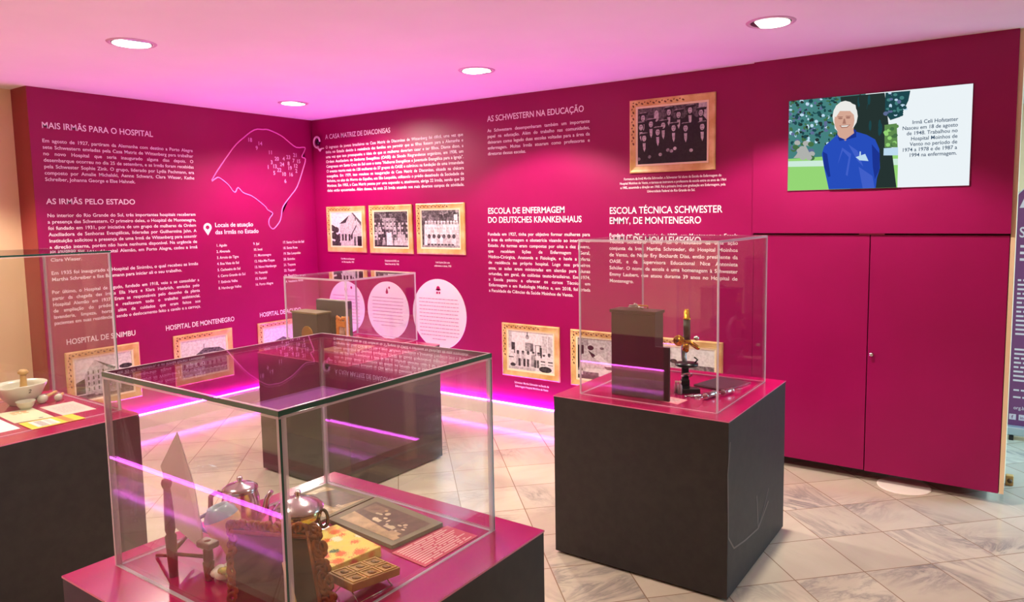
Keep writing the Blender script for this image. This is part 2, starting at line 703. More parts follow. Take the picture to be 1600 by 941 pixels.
# ================================================================== printed walls
H = wall_left
heading(H, LW, [('MAIS IRMÃS PARA O HOSPITAL', -2.263, -1.504, 2.236, 0.042)], M_WHITE)
heading(H, LW, [('AS IRMÃS PELO ESTADO', -2.269, -1.67, 1.72, 0.038)], M_WHITE)
BS = 0.0345
paragraph(H, 'body_lettering', LW, ['Em agosto de 1927, partiram da Alemanha com destino a Porto Alegre', 'sete Schwestern enviadas pela Casa Matriz de Wittenberg para trabalhar',
          'no novo Hospital que seria inaugurado alguns dias depois. O', 'desembarque ocorreu no dia 25 de setembro, e as Irmãs foram recebidas',
          'pela Schwester Sophie Zink. O grupo, liderado por Lydia Pechmann, era', 'composto por Amalie Michalski, Aenne Schwarz, Clara Wieser, Kathe',
          'Schreiber, Johanna George e Else Hahnek.'], -2.266, 2.14, 0.0437, 1.076, BS, M_WHITE)
paragraph(H, 'body_lettering', LW, ['No interior do Rio Grande do Sul, três importantes hospitais receberam', 'a presença das Schwestern. O primeiro deles, o Hospital de Montenegro,',
          'foi fundado em 1931, por iniciativa de um grupo de mulheres da Ordem', 'Auxiliadora de Senhoras Evangélicas, lideradas por Guilhermina Jahn. A',
          'Instituição solicitou a presença de uma Irmã de Wittenberg para assumir', 'a direção interna, porém não havia nenhuma disponível. Na urgência de',
          'atender ao pedido, o Hospital Alemão, em Porto Alegre, cedeu a Irmã', 'Clara Wieser.'], -2.27, 1.63, 0.0439, 1.072, BS, M_WHITE)
paragraph(H, 'body_lettering', LW, ['Em 1935 foi inaugurado o Hospital de Sinimbu, o qual recebeu as Irmãs', 'Martha Schreiber e Ilse Baumann para iniciar ali o seu trabalho.'],
          -2.272, 1.231, 0.044, 1.072, BS, M_WHITE)
paragraph(H, 'body_lettering', LW, ['Por último, o Hospital de Agudo, fundado em 1918, veio a se consolidar a', 'partir da chegada das Irmãs Ella Harz e Klara Herbrich, enviadas pelo',
          'Hospital Alemão em 1937. Eram as responsáveis pelo desenho da planta', 'de ampliação do prédio e realizavam todo o trabalho assistencial,',
          'lavanderia, limpeza, horta, além de cuidados que eram feitos aos', 'pacientes em suas residências, sendo o deslocamento feito a cavalo e a carroça.'],
          -2.277, 1.098, 0.0434, 1.078, BS, M_WHITE, last_left=False)
for s, a, b_ in (('HOSPITAL DE SINIMBU', -2.212, -1.731), ('HOSPITAL DE MONTENEGRO', -1.5, -0.902), ('HOSPITAL DE AGUDO', -0.657, -0.215)):
    heading(H, LW, [(s, a, b_, 0.73, 0.039)], M_WHITE)

# map of the state, its numbers, pin and list of places
MAP = [(-1.042, 1.922), (-0.842, 2.185), (-0.73, 2.289), (-0.617, 2.368), (-0.535, 2.378), (-0.473, 2.38), (-0.349, 2.341), (-0.275, 2.296), (-0.189, 2.247), (-0.094, 2.253), (-0.105, 2.211), (-0.131, 2.163), (-0.092, 2.146), (-0.12, 2.06), (-0.197, 1.889), (-0.281, 1.795), (-0.363, 1.702), (-0.382, 1.628), (-0.402, 1.573), (-0.448, 1.523), (-0.481, 1.505), (-0.515, 1.539), (-0.512, 1.593), (-0.473, 1.644), (-0.524, 1.675), (-0.543, 1.702), (-0.612, 1.755), (-0.68, 1.798), (-0.757, 1.823), (-0.803, 1.866), (-0.831, 1.826), (-0.857, 1.839), (-0.888, 1.881), (-0.942, 1.925), (-0.986, 1.946)]


def smooth_loop(P, k=3):
    out = []
    n = len(P)
    for i in range(n):
        p0, p1, p2, p3 = P[i - 1], P[i], P[(i + 1) % n], P[(i + 2) % n]
        for j in range(k):
            t = j / k
            out.append(tuple(0.5 * (2 * p1[c] + (p2[c] - p0[c]) * t + (2 * p0[c] - 5 * p1[c] + 4 * p2[c] - p3[c]) * t * t + (3 * p1[c] - p0[c] - 3 * p2[c] + p3[c]) * t ** 3) for c in (0, 1)))
    return out


mp_ = smooth_loop(MAP)
m = MB()
m.tube([LW(u, v, 0.002) for u, v in mp_], 0.0055, 6, closed=True)
m.build('map_outline', mat('map_pink', (240, 120, 205), 0.5), H)
m = MB()
f = m.bm.faces.new([m.bm.verts.new(LW(u, v, 0.0006)) for u, v in mp_])
bmesh.ops.triangulate(m.bm, faces=[f])
m.build('map_fill', mat('map_purple', (146, 0, 82), 0.33), H)
m = MB()
for n_, u, v in [(18, -0.666, 2.28), (14, -0.567, 2.256), (9, -0.602, 2.215), (11, -0.466, 2.185), (20, -0.403, 2.133), (4, -0.33, 2.137), (23, -0.279, 2.154), (21, -0.204, 2.177), (7, -0.225, 2.126), (15, -0.171, 2.123), (3, -0.458, 2.099), (8, -0.28, 2.097), (24, -0.35, 2.086), (13, -0.428, 2.065), (1, -0.496, 2.056), (12, -0.205, 2.079), (19, -0.269, 2.057), (5, -0.436, 2.006), (22, -0.383, 2.034), (2, -0.199, 2.034), (10, -0.335, 1.999), (16, -0.261, 1.999), (6, -0.323, 1.938)]:
    put_text(m.bm, LW, str(n_), u, v - 0.018, 0.048, 0.95, align='C')
m.build('map_numbers', mat('map_lilac', (228, 170, 222), 0.5), H, recalc=False)
m = MB()
ring = [(0.036 * math.cos(a), 0.036 * math.sin(a)) for a in [PI * (-0.12 + 1.24 * k / 20) for k in range(21)]]
out = ring + [(0, -0.066)]
inn = [(0.017 * math.cos(a), 0.017 * math.sin(a)) for a in [PI * (-0.12 + 1.24 * k / 20) for k in range(21)]] + [(0, -0.018)]
A = [m.bm.verts.new(LW(-1.1 + x, 1.533 + y)) for x, y in out]
B = [m.bm.verts.new(LW(-1.1 + x, 1.533 + y)) for x, y in inn]
for i in range(len(A)):
    j = (i + 1) % len(A)
    m.bm.faces.new((A[i], A[j], B[j], B[i]))
m.build('map_pin', M_WHITE, H)
heading(H, LW, [('Locais de atuação', -1.035, -0.675, 1.5345, 0.036), ('das Irmãs no Estado', -1.035, -0.625, 1.4755, 0.036)], M_WHITE)
m = MB()
for u, names in ((-1.033, ['1. Agudo', '2. Alvorada', '3. Arroio do Tigre', '4. Boa Vista do Sul', '5. Cachoeira do Sul', '6. Cerro Grande do Sul', '7. Estância Velha', '8. Hamburgo Velho']),
                 (-0.684, ['9. Ijuí', '10. Ivoti', '11. Montenegro', '12. Não-Me-Toque', '13. Novo Hamburgo', '14. Panambi', '15. Parobé', '16. Porto Alegre']),
                 (-0.382, ['17. Santa Cruz do Sul', '18. Santa Rosa', '19. São Leopoldo', '20. Sinimbu', '21. Taquara', '22. Taquari', '23. Teutônia', '24. Venâncio Aires'])):
    for i, s in enumerate(names):
        put_text(m.bm, LW, s, u, 1.371 - 0.0512 * i, 0.031, 0.86)
m.build('list_lettering', M_WHITE, H, recalc=False)

H = wall_right
heading(H, RW, [('A CASA MATRIZ DE DIACONISAS', 0.182, 1.023, 2.322, 0.042)], M_WHITE)
heading(H, RW, [('AS SCHWESTERN NA EDUCAÇÃO', 2.079, 2.95, 2.326, 0.044)], M_WHITE)
heading(H, RW, [('ESCOLA DE ENFERMAGEM', 2.066, 2.781, 1.612, 0.046), ('DO DEUTSCHES KRANKENHAUS', 2.064, 2.923, 1.5415, 0.046)], M_WHITE)
heading(H, RW, [('ESCOLA TÉCNICA SCHWESTER', 3.149, 3.969, 1.598, 0.046), ('EMMY, DE MONTENEGRO', 3.148, 3.829, 1.528, 0.046)], M_WHITE)
paragraph(H, 'body_lettering', RW, ['O ingresso de jovens brasileiras na Casa Matriz de Diaconisas de Wittenberg foi difícil, uma vez que',
          'tinha no Estado devido à resistência das famílias em permitir que as filhas fossem para a Alemanha e', 'uma vez que isso pressupunha a ideia de que as mulheres deveriam casar e ter filhos. Diante disso, a',
          'Ordem Auxiliadora de Senhoras Evangélicas (OASE) do Sínodo Riograndense organizou, em 1938, um', 'Congresso em Santa Cruz do Sul com o tema "Mulheres Evangélicas e Juventude Evangélica para a Igreja".',
          'O evento reuniu mais de 120 mulheres de 37 grupos da OASE e culminou na fundação de uma irmandade', 'evangélica. Em 1939, isso resultou na inauguração da Casa Matriz de Diaconisas, situada na chácara',
          'Boheim, no alto do Morro do Espelho, em São Leopoldo, utilizando o prédio desativado da Sociedade de', 'Meninos. Em 1955, a Casa Matriz passou por uma expansão e, atualmente, abriga 22 Irmãs, sendo que 20',
          'delas estão aposentadas. Além dessas, há mais 25 Irmãs atuando nos mais diversos campos de atividade.'], 0.18, 2.236, 0.0441, 1.652, 0.036, M_WHITE, last_left=False)
paragraph(H, 'body_lettering', RW, ['As Schwestern desempenharam também um importante', 'papel na educação. Além do trabalho nas comunidades,', 'deixaram como legado duas escolas voltadas para a área da',
          'enfermagem. Muitas Irmãs atuaram como professoras e', 'diretoras dessas escolas.'], 2.078, 2.245, 0.0445, 0.918, BS, M_WHITE)
paragraph(H, 'body_lettering', RW, ['Fundada em 1927, tinha por objetivo formar mulheres para', 'a área da enfermagem e obstetrícia visando ao interior do', 'Estado. As turmas eram compostas por oito a dez jovens,',
          'que recebiam lições de Enfermagem Geral,', 'Médico-Cirúrgica, Anatomia e Fisiologia, e havia a oferta', 'de residência no próprio hospital. Logo nos primeiros', 'anos, as aulas eram ministradas em alemão para alunas',
          'oriundas, em geral, de colônias teuto-brasileiras. Em 1974,', 'a Escola passou a oferecer os cursos Técnico em', 'Enfermagem e em Radiologia Médica e, em 2018, foi criada', 'a Faculdade de Ciências da Saúde Moinhos de Vento.'],
          2.061, 1.441, 0.0447, 0.93, BS, M_WHITE)
paragraph(H, 'body_lettering', RW, ['Fundada em 20 de maio de 1980, em Montenegro, a Escola', 'Técnica Schwester Emmy foi o resultado de uma ação', 'conjunta da Irmã Martha Schroeder, do Hospital Moinhos',
          'de Vento, de Nadir Ery Bochardt Dias, então presidente da', 'OASE, e da Supervisora Educacional Nice Antonieta', 'Schüler. O nome da escola é uma homenagem à Schwester', 'Emmy Laubert, que atuou durante 39 anos no Hospital de', 'Montenegro.'],
          3.148, 1.437, 0.046, 0.926, BS, M_WHITE)
m = MB()
for i, s in enumerate(['Formatura da Irmã Martha Schroeder, a Schwester foi aluna da Escola de Enfermagem do', 'Hospital Moinhos de Vento, e tornou-se instrutora e professora da escola entre os anos de 1964',
                       'e 1985, assumindo a direção em 1968. Foi a primeira Irmã com graduação em Enfermagem, pela', 'Universidade Federal do Rio Grande do Sul.']):
    put_text(m.bm, RW, s, 3.613, 1.828 - 0.0293 * i, 0.0235, 0.82, align='C')
m.build('caption_lettering', M_WHITE, H, recalc=False)
m = MB()
put_text(m.bm, RW, 'Schwester Martha Schroeder na Escola de', 2.459, 0.281, 0.023, 0.82, align='C')
put_text(m.bm, RW, 'Enfermagem Hospital Moinhos de Vento', 2.459, 0.252, 0.023, 0.82, align='C')
m.build('caption_lettering', M_WHITE, H, recalc=False)
for c, z, lines in ((0.423, 1.213, ['Casa Matriz de Diaconisas', 'em São Leopoldo, 1955']), (0.99, 1.208, ['Congresso da OASE, em', 'Santa Cruz do Sul, 1938']), (1.58, 1.208, ['Irmã Sophie Zink com', 'enfermeiras e alunas, 1930'])):
    m = MB()
    for i, s in enumerate(lines):
        put_text(m.bm, RW, s, c, z - 0.029 * i, 0.021, 0.82, align='C')
    m.build('caption_lettering', M_WHITE, H, recalc=False)

# ------------------------------------------------------------------ framed photographs
GREYS = [noisy('print_grey_%d' % i, (g, g - 4, g - 2), (max(g - d_, 8), max(g - d_ - 4, 6), max(g - d_ - 2, 8)), 55, 0.55, 3, 0.4, 0.62) for i, (g, d_) in enumerate(((30, 12), (70, 38), (104, 52), (138, 56), (172, 50), (204, 34), (230, 22)))]


class Pic:
    """flat picture: shapes stacked a hair apart on one sheet, u and v run 0..1"""

    def __init__(self, mp, u0, v0, u1, v1, e0=0.006):
        self.m = MB(); self.mp = mp; self.b = (u0, v0, u1, v1); self.e = e0
        self.rect(0, 0, 1, 1, 5)

    def pt(self, s, t):
        u0, v0, u1, v1 = self.b
        s = min(max(s, 0), 1); t = min(max(t, 0), 1)
        return self.mp(u0 + (u1 - u0) * s, v0 + (v1 - v0) * t, self.e)

    def poly(self, P, g):
        self.e += 0.00002
        try:
            f = self.m.bm.faces.new([self.m.bm.verts.new(self.pt(*p)) for p in P])
        except ValueError:
            return
        f.material_index = g
        if len(P) > 4:
            bmesh.ops.triangulate(self.m.bm, faces=[f])

    def rect(self, a, b, c, d, g):
        self.poly([(a, b), (c, b), (c, d), (a, d)], g)

    def ell(self, cx, cy, rx, ry, g, n=12):
        self.poly([(cx + rx * math.cos(2 * PI * k / n), cy + ry * math.sin(2 * PI * k / n)) for k in range(n)], g)

    def build(self, name, parent, mats=None):
        return self.m.build(name, mats or GREYS, parent, recalc=False)


def draw_church(p):
    R = random.Random(1)
    p.rect(0, 0, 1, 1, 6)
    for k in range(14):
        p.ell(R.uniform(0, .3), R.uniform(.05, .62), .09, .09, R.choice((0, 1, 1)))
    p.poly([(.28, 0), (1, 0), (1, .62), (.70, 1), (.28, .62)], 5)
    p.poly([(.26, .66), (.60, .92), (.48, .70)], 1)
    p.poly([(.68, 1.0), (.72, 1.0), (1, .70), (1, .58)], 2)
    p.poly([(.62, .30), (.84, .66), (.80, .40), (.66, .18)], 1)
    p.poly([(.70, .05), (.70, .38), (.86, .62), (1, .42), (1, .05)], 5)
    for a in (.34, .44, .56):
        p.rect(a, .16, a + .06, .36, 1)
    p.rect(.74, .02, .80, .28, 2); p.rect(.85, .02, 1, .30, 1); p.ell(.8, .8, .02, .05, 2)
    p.rect(0, 0, .3, .1, 1); p.ell(.93, .1, .08, .13, 0)


def draw_crowd(p):
    R = random.Random(2)
    p.rect(0, 0, 1, 1, 2)
    for k in range(60):
        p.ell(R.uniform(0, 1), R.uniform(.55, 1), .07, .06, R.choice((1, 1, 2, 3)))
    p.rect(.25, .5, .62, .82, 4)
    for r_, v in ((0, .62), (1, .5), (2, .36), (3, .2)):
        for k in range(9):
            u = .05 + k * .115 + R.uniform(-.02, .02)
            g = R.choice((1, 4, 2, 5))
            p.poly([(u - .05, 0), (u + .05, 0), (u + .045, v), (u - .045, v)], g)
            p.ell(u, v + .05, .028, .045, 5)
            p.ell(u, v + .085, .03, .02, 1)
    p.rect(.37, .05, .52, .40, 6); p.rect(.72, .03, .92, .36, 5)
    p.rect(0, 0, 1, .05, 1)


def draw_white_group(p):
    R = random.Random(3)
    p.rect(0, 0, 1, 1, 2)
    for k in range(60):
        p.ell(R.uniform(0, 1), R.uniform(.62, 1), .06, .06, R.choice((1, 2, 3, 4)))
    for v in (.62, .48, .30):
        for k in range(11):
            u = .12 + k * .082 + R.uniform(-.01, .01)
            p.poly([(u - .05, .06), (u + .05, .06), (u + .045, v), (u - .045, v)], R.choice((5, 6, 6)))
            p.ell(u, v + .04, .026, .042, 5)
            p.ell(u, v + .075, .03, .02, 6)
    for k in range(6):
        p.ell(.2 + .13 * k, .30, .045, .06, 2)
    for k in range(8):
        p.rect(.15 + .09 * k, .06, .22 + .09 * k, .10, 1)
    p.rect(0, 0, 1, .06, 4); p.rect(.86, .72, .95, .88, 6)


def draw_graduates(p):
    p.rect(0, 0, 1, 1, 0)
    p.rect(0, .76, .9, 1, 2); p.rect(.88, .7, 1, 1, 5); p.ell(.28, .84, .035, .10, 5)
    for u, v in ((.08, .84), (.46, .90), (.76, .90), (.91, .84), (.60, .84), (.05, .68), (.20, .72), (.38, .68), (.30, .57), (.53, .62), (.70, .60), (.93, .60), (.10, .48)):
        p.poly([(u - .085, 0), (u + .085, 0), (u + .08, v - .14), (u + .03, v - .06), (u - .03, v - .06), (u - .08, v - .14)], 0)
        p.poly([(u - .022, v - .10), (u + .022, v - .10), (u + .020, v - .20), (u + .004, v - .26), (u - .016, v - .20)], 5)
        p.ell(u, v, .046, .082, 0); p.ell(u, v - .016, .031, .056, 5)
        p.ell(u - .012, v - .004, .007, .006, 1); p.ell(u + .012, v - .004, .007, .006, 1); p.ell(u, v - .045, .012, .005, 2)
        p.poly([(u - .07, v + .028), (u + .07, v + .036), (u + .08, v + .075), (u - .055, v + .075)], 0)
        p.poly([(u - .062, v + .066), (u + .055, v + .074), (u + .05, v + .086), (u - .035, v + .086)], 4)
    for u, v, g in ((.45, .23, 4), (.55, .25, 5), (.50, .21, 4), (.78, .20, 5), (.34, .16, 4), (.18, .13, 3), (.02, .10, 3)):
        p.ell(u, v, .026, .03, g)


def draw_ward(p):
    R = random.Random(5)
    p.rect(0, 0, 1, 1, 6)
    p.rect(0, .55, .08, 1, 5); p.rect(.76, .5, .86, .92, 5); p.rect(.88, .45, .97, .92, 5)
    p.ell(.43, .86, .04, .06, 4); p.rect(.42, .88, .44, 1, 3)
    p.rect(.07, .42, .15, .70, 1); p.rect(.38, .50, .56, .72, 4); p.rect(.50, .5, .56, .70, 2)
    p.rect(.60, .40, .74, .68, 3); p.rect(.62, .38, .70, .66, 6); p.rect(.70, .36, .75, .62, 1)
    for k in range(8):
        u = .1 + k * .115
        p.poly([(u - .06, .12), (u + .06, .12), (u + .04, .42), (u - .04, .42)], R.choice((5, 6, 6, 4)))
        p.ell(u, .45, .03, .045, R.choice((4, 2, 5))); p.ell(u, .48, .032, .025, R.choice((1, 6, 1)))
    for u in (.25, .36, .44, .6, .66):
        p.rect(u - .025, .10, u + .025, .30, R.choice((1, 2, 2)))
    for u in (.72, .88):
        p.rect(u, .12, u + .1, .26, 6); p.rect(u, .26, u + .1, .29, 1); p.rect(u, .19, u + .1, .21, 2)
    p.ell(.82, .08, .14, .08, 1); p.rect(0, .30, .12, .33, 2); p.ell(.1, .12, .06, .05, 1)
    p.rect(0, 0, .6, .08, 5)


def draw_patient(p):
    p.rect(0, 0, 1, 1, 5)
    p.rect(0, .25, .12, .82, 0); p.rect(0, .82, .2, 1, 4)
    p.poly([(.02, .2), (.3, .2), (.34, .5), (.22, .66), (.08, .60)], 5)
    p.ell(.26, .72, .05, .085, 5); p.ell(.25, .77, .06, .06, 0); p.poly([(.2, .7), (.32, .62), (.38, .5), (.28, .54)], 0)
    p.poly([(.3, .55), (.60, .30), (.66, .36), (.40, .64)], 6); p.ell(.46, .74, .04, .06, 5); p.ell(.46, .78, .04, .03, 2)
    p.poly([(.15, .26), (1, .34), (1, .10), (.15, .05)], 6)
    p.poly([(.5, .35), (1, .38), (1, .28), (.55, .28)], 2)
    p.rect(0, 0, 1, .10, 1); p.rect(.1, .1, .4, .18, 2); p.ell(.85, .86, .08, .05, 1); p.ell(.86, .62, .02, .03, 2)
    p.rect(0, .2, .1, .25, 3)


def draw_bed(p):
    p.rect(0, 0, 1, 1, 5)
    p.rect(.3, .55, 1, 1, 6); p.rect(.52, .20, 1, .62, 3)
    p.ell(.2, .45, .16, .3, 5); p.ell(.34, .62, .05, .09, 4); p.ell(.33, .67, .06, .05, 1)
    p.ell(.82, .28, .10, .14, 6); p.ell(.62, .40, .08, .12, 2); p.rect(0, 0, 1, .18, 3); p.rect(.1, .06, .9, .12, 6)


def draw_gable(p):
    p.rect(0, 0, 1, 1, 6)
    p.poly([(0, .15), (0, .42), (.18, .52), (.18, .15)], 1)
    p.poly([(.16, .10), (.16, .60), (.34, .92), (.56, .70), (.58, .10)], 5)
    p.poly([(.34, .92), (.40, .88), (.72, .66), (.66, .62), (.56, .70)], 2)
    p.poly([(.56, .10), (.56, .70), (.78, .55), (.80, .10)], 4)
    for r_ in range(4):
        for c in range(4):
            p.rect(.21 + c * .085, .20 + r_ * .13, .235 + c * .085, .28 + r_ * .13, 1)
    for r_ in range(3):
        for c in range(3):
            p.rect(.60 + c * .06, .22 + r_ * .13, .62 + c * .06, .29 + r_ * .13, 2)
    p.ell(.88, .66, .12, .06, 1); p.rect(.78, .05, 1, .45, 1); p.rect(0, 0, 1, .12, 2)
    for k in range(6):
        p.ell(.35 + .07 * k, .13, .05, .05, 5)


def draw_hotel(p):
    p.rect(0, 0, 1, 1, 6)
    p.poly([(.30, .55), (.50, .70), (.82, .66), (1, .55), (1, .20), (.30, .20)], 4)
    p.poly([(.28, .55), (.50, .74), (.84, .70), (1, .56), (.70, .60), (.50, .60)], 2); p.rect(.49, .70, .505, .86, 3)
    p.rect(0, .2, .45, .48, 5); p.poly([(0, .46), (.22, .54), (.46, .46)], 2)
    for k in range(9):
        p.rect(.04 + .1 * k, .26, .08 + .1 * k, .36, 1)
    for k in range(12):
        p.ell(.04 + .09 * k, .2, .05, .05, 2)
    p.rect(0, 0, 1, .14, 4)


def draw_plain(p):
    p.rect(0, 0, 1, 1, 6)
    p.rect(.15, .1, .85, .5, 4)
    p.poly([(.1, .5), (.5, .68), (.9, .5)], 2)
    for k in range(6):
        p.rect(.2 + .11 * k, .2, .26 + .11 * k, .36, 1)
    p.rect(0, 0, 1, .12, 3)


def picture(mp, u0, v0, u1, v1, draw, label, group, wf=0.058):
    t = thing('framed_photograph', label, 'picture', mp((u0 + u1) / 2, v0, 0.001), 0, group)
    inv = Matrix.Translation(t.location).inverted()
    q = lambda u, v, e=0.001: inv @ mp(u, v, e)
    m = MB()
    prof = [(0, 0.0005), (0, 0.012), (0.008, 0.016), (0.020, 0.013), (wf * 0.7, 0.010), (wf * 0.78, 0.011)]
    slip = [(wf * 0.78, 0.011), (wf * 0.80, 0.0085), (wf, 0.0075), (wf, 0.001)]
    for pr, mi in ((prof, 0), (slip, 1)):
        rings = []
        for i, e in pr:
            rings.append([m.bm.verts.new(q(*c, e)) for c in ((u0 + i, v0 + i), (u1 - i, v0 + i), (u1 - i, v1 - i), (u0 + i, v1 - i))])
        for A, B in zip(rings, rings[1:]):
            for k in range(4):
                f = m.bm.faces.new((A[k], A[(k + 1) % 4], B[(k + 1) % 4], B[k]))
                f.material_index = mi
    m.build('frame', [M_GOLD, M_CREAM], t)
    # carved leaf band on the top and left mouldings
    m = MB()

    def leaf(u, v, a):
        c = Vector((u, v))
        pts = []
        for k in range(8):
            th = 2 * PI * k / 8
            x, y = 0.011 * math.cos(th), 0.0065 * math.sin(th)
            pts.append((c.x + x * math.cos(a) - y * math.sin(a), c.y + x * math.sin(a) + y * math.cos(a)))
        top = m.bm.verts.new(q(u, v, 0.0165))
        V = [m.bm.verts.new(q(x, y, 0.0115)) for x, y in pts]
        for k in range(8):
            m.bm.faces.new((V[k], V[(k + 1) % 8], top))
    n = int((u1 - u0 - 0.06) * 0.72 / 0.021)
    for k in range(n):
        leaf(u0 + 0.03 + 0.021 * k, v1 - 0.022 + 0.005 * (-1) ** k, 0.5 * (-1) ** k)
    n = int((v1 - v0 - 0.06) * 0.66 / 0.021)
    for k in range(n):
        leaf(u0 + 0.022 + 0.005 * (-1) ** k, v1 - 0.04 - 0.021 * k, PI / 2 + 0.5 * (-1) ** k)
    m.build('carved_ornament', M_ORN, t)
    p = Pic(q, u0 + wf * 0.97, v0 + wf * 0.97, u1 - wf * 0.97, v1 - wf * 0.97, 0.004)
    draw(p)
    p.build('photograph', t)
    return t


GP = 'gilt framed photographs on the magenta walls'
picture(RW, 0.167, 1.281, 0.684, 1.699, draw_church, 'gilt framed photo of a gabled white house with dark trees', GP)
picture(RW, 0.733, 1.279, 1.256, 1.702, draw_crowd, 'gilt framed photo of a dark crowd of people, middle of the row of three', GP)
picture(RW, 1.304, 1.282, 1.833, 1.706, draw_white_group, 'gilt framed photo of a large group dressed in white, right of the row of three', GP)
picture(RW, 3.316, 1.873, 3.923, 2.362, draw_graduates, 'large gilt framed photo of graduates in black gowns, beside the wall screen', GP)
picture(RW, 2.19, 0.338, 2.725, 0.757, draw_ward, 'gilt framed photo of a bright ward full of people, low on the wall', GP)
picture(RW, 2.824, 0.335, 3.38, 0.753, draw_patient, 'gilt framed photo of a person bending over a bed, left of the dark box', GP)
picture(RW, 3.44, 0.335, 3.986, 0.753, draw_bed, 'gilt framed photo showing behind the brass microscope', GP)
picture(LW, -2.23, 0.255, -1.717, 0.674, draw_gable, 'gilt framed photo of a tall white gabled building, behind the left edge glass case', GP)
picture(LW, -1.447, 0.268, -0.937, 0.677, draw_hotel, 'gilt framed photo of a wide building under a pale sky, centre of the left wall', GP)
picture(LW, -0.685, 0.268, -0.175, 0.677, draw_plain, 'gilt framed photo half hidden behind the far glass case', GP)


# ------------------------------------------------------------------ white round text panels
M_DISC = mat('white_disc', (236, 226, 236), 0.5)
M_DTXT = mat('disc_text', (206, 158, 182), 0.5)
M_DICON = mat('disc_icon', (176, 10, 92), 0.5)


def disc(cx, cz, r, rows, icon, label):
    t = thing('round_text_panel', label, 'text panel', (cx, -0.0005, cz), 0, 'white round text panels')
    m = MB()
    m.lathe([(0, 0), (r, 0), (r, 0.004), (0, 0.004)], 64, M=Matrix.Rotation(PI / 2, 4, 'X'), cap=False, smooth=False)
    sheet = m
    q = lambda u, v, e=0.0052: Vector((u, -e, v))
    m = MB()
    R = random.Random(int(cx * 100))
    for i in range(rows):
        v = r * 0.42 - i * 0.031
        half = min(r * 0.74, math.sqrt(max(r * r * 0.86 - v * v, 0)))
        if i == rows - 1:
            half *= 0.45
        dashes(m.bm, q, -half, half, v, 0.007, 0, R)
    merge_print(sheet, m, 1)
    m = MB()
    iz = r * 0.68
    P = lambda pts: m.bm.faces.new([m.bm.verts.new(q(a, iz + b)) for a, b in pts])
    C = lambda x, y, rr: P([(x + rr * math.cos(2 * PI * k / 14), y + rr * math.sin(2 * PI * k / 14)) for k in range(14)])
    if icon == 'candle':
        C(0.0, 0, 0.02); P([(-0.012, 0.01), (0.014, 0.01), (0.012, 0.045)]); C(0.075, 0.02, 0.013)
    elif icon == 'drop':
        C(-0.004, -0.012, 0.016); P([(-0.017, -0.004), (0.009, -0.004), (-0.002, 0.03)]); C(0.026, 0.028, 0.011)
    else:
        C(0, 0.016, 0.020); P([(-0.026, 0.0), (0.026, 0.0), (0.026, 0.012), (-0.026, 0.012)])
        P([(-0.022, -0.03), (-0.003, -0.03), (-0.003, -0.012), (-0.022, -0.012)]); P([(0.005, -0.03), (0.022, -0.03), (0.022, -0.012), (0.005, -0.012)])
    merge_print(sheet, m, 2)
    sheet.build('disc', [M_DISC, M_DTXT, M_DICON], t, recalc=False)


disc(0.386, 0.772, 0.24, 10, 'candle', 'smallest looking white text disc, behind the edge of the far glass case')
disc(0.924, 0.773, 0.257, 9, 'drop', 'middle of the three white text discs, with two drops as its icon')
disc(1.526, 0.777, 0.298, 12, 'cap', 'largest white text disc, rightmost of the three on the wall')

# small ring shaped fitting by the corner
t = thing('wall_fitting', 'small ring shaped pale fitting with dark centre by the room corner', 'fitting', (0.085, 0.0, 2.30))
m = MB()
m.tube([(0.042 * math.cos(a), -0.020, 0.048 * math.sin(a)) for a in [PI * (0.02 + 1.62 * k / 24) for k in range(25)]] , 0.009, 10)
m.build('ring', mat('fitting_pink', (236, 190, 214), 0.3), t)
m = MB(); m.ball((0.004, -0.012, 0), 0.026, 0.014, 0.028)
m.build('lens', mat('fitting_dark', (46, 20, 44), 0.2), t)
m = MB(); m.tube([(-0.01, -0.02, -0.045), (0.02, -0.02, -0.06), (0.038, -0.018, -0.078), (0.05, -0.016, -0.062), (0.082, -0.012, -0.060)], [0.008, 0.008, 0.012, 0.008, 0.006], 8)
m.build('tail', mat('fitting_pink', (236, 190, 214), 0.3), t)

# ================================================================== wall screen
T_ = lambda x, z: (5.582 + (x - 5.582) * 0.99335, 1.6 + (z - 1.6) * 0.99335)
(sx0, sz0), (sx1, sz1) = T_(4.379, 1.7235), T_(5.328, 2.257)
t = thing('wall_screen', 'lit flat screen in the wall showing a person in a blue polo shirt', 'screen', ((sx0 + sx1) / 2, -0.031, sz0))
inv = Matrix.Translation(t.location).inverted()
q = lambda u, v, e=0.0: inv @ Vector((u, -0.031 - e, v))
m = MB()
V = [(sx0 - 0.003, sz0 - 0.003), (sx1 + 0.003, sz0 - 0.003), (sx1 + 0.003, sz1 + 0.003), (sx0 - 0.003, sz1 + 0.003)]
A = [m.bm.verts.new(q(u, v, 0.0)) for u, v in V]; B = [m.bm.verts.new(q(u, v, 0.006)) for u, v in V]
m.bm.faces.new(B)
for k in range(4):
    m.bm.faces.new((A[k], A[(k + 1) % 4], B[(k + 1) % 4], B[k]))
m.build('bezel', mat('screen_edge', (120, 40, 84), 0.3), t)
SCOL = [(236, 244, 248), (30, 72, 78), (70, 130, 128), (38, 52, 50), (150, 214, 118), (206, 236, 220), (40, 78, 188), (28, 52, 146), (214, 168, 148), (236, 236, 232), (168, 120, 106), (66, 96, 202), (70, 112, 70), (96, 110, 150), (190, 220, 240), (176, 178, 174), (96, 140, 80)]
SM = [emis('screen_%d' % i, lin(c), 1.1) for i, c in enumerate(SCOL)]
p = Pic(q, sx0, sz0, sx1, sz1, 0.0065)


def sp(x, y):
    s = (x - 130) / 1140
    yt, yb = 232 - 105 * s, 790 - 28 * s
    return (s, 1 - (y - yt) / (yb - yt))


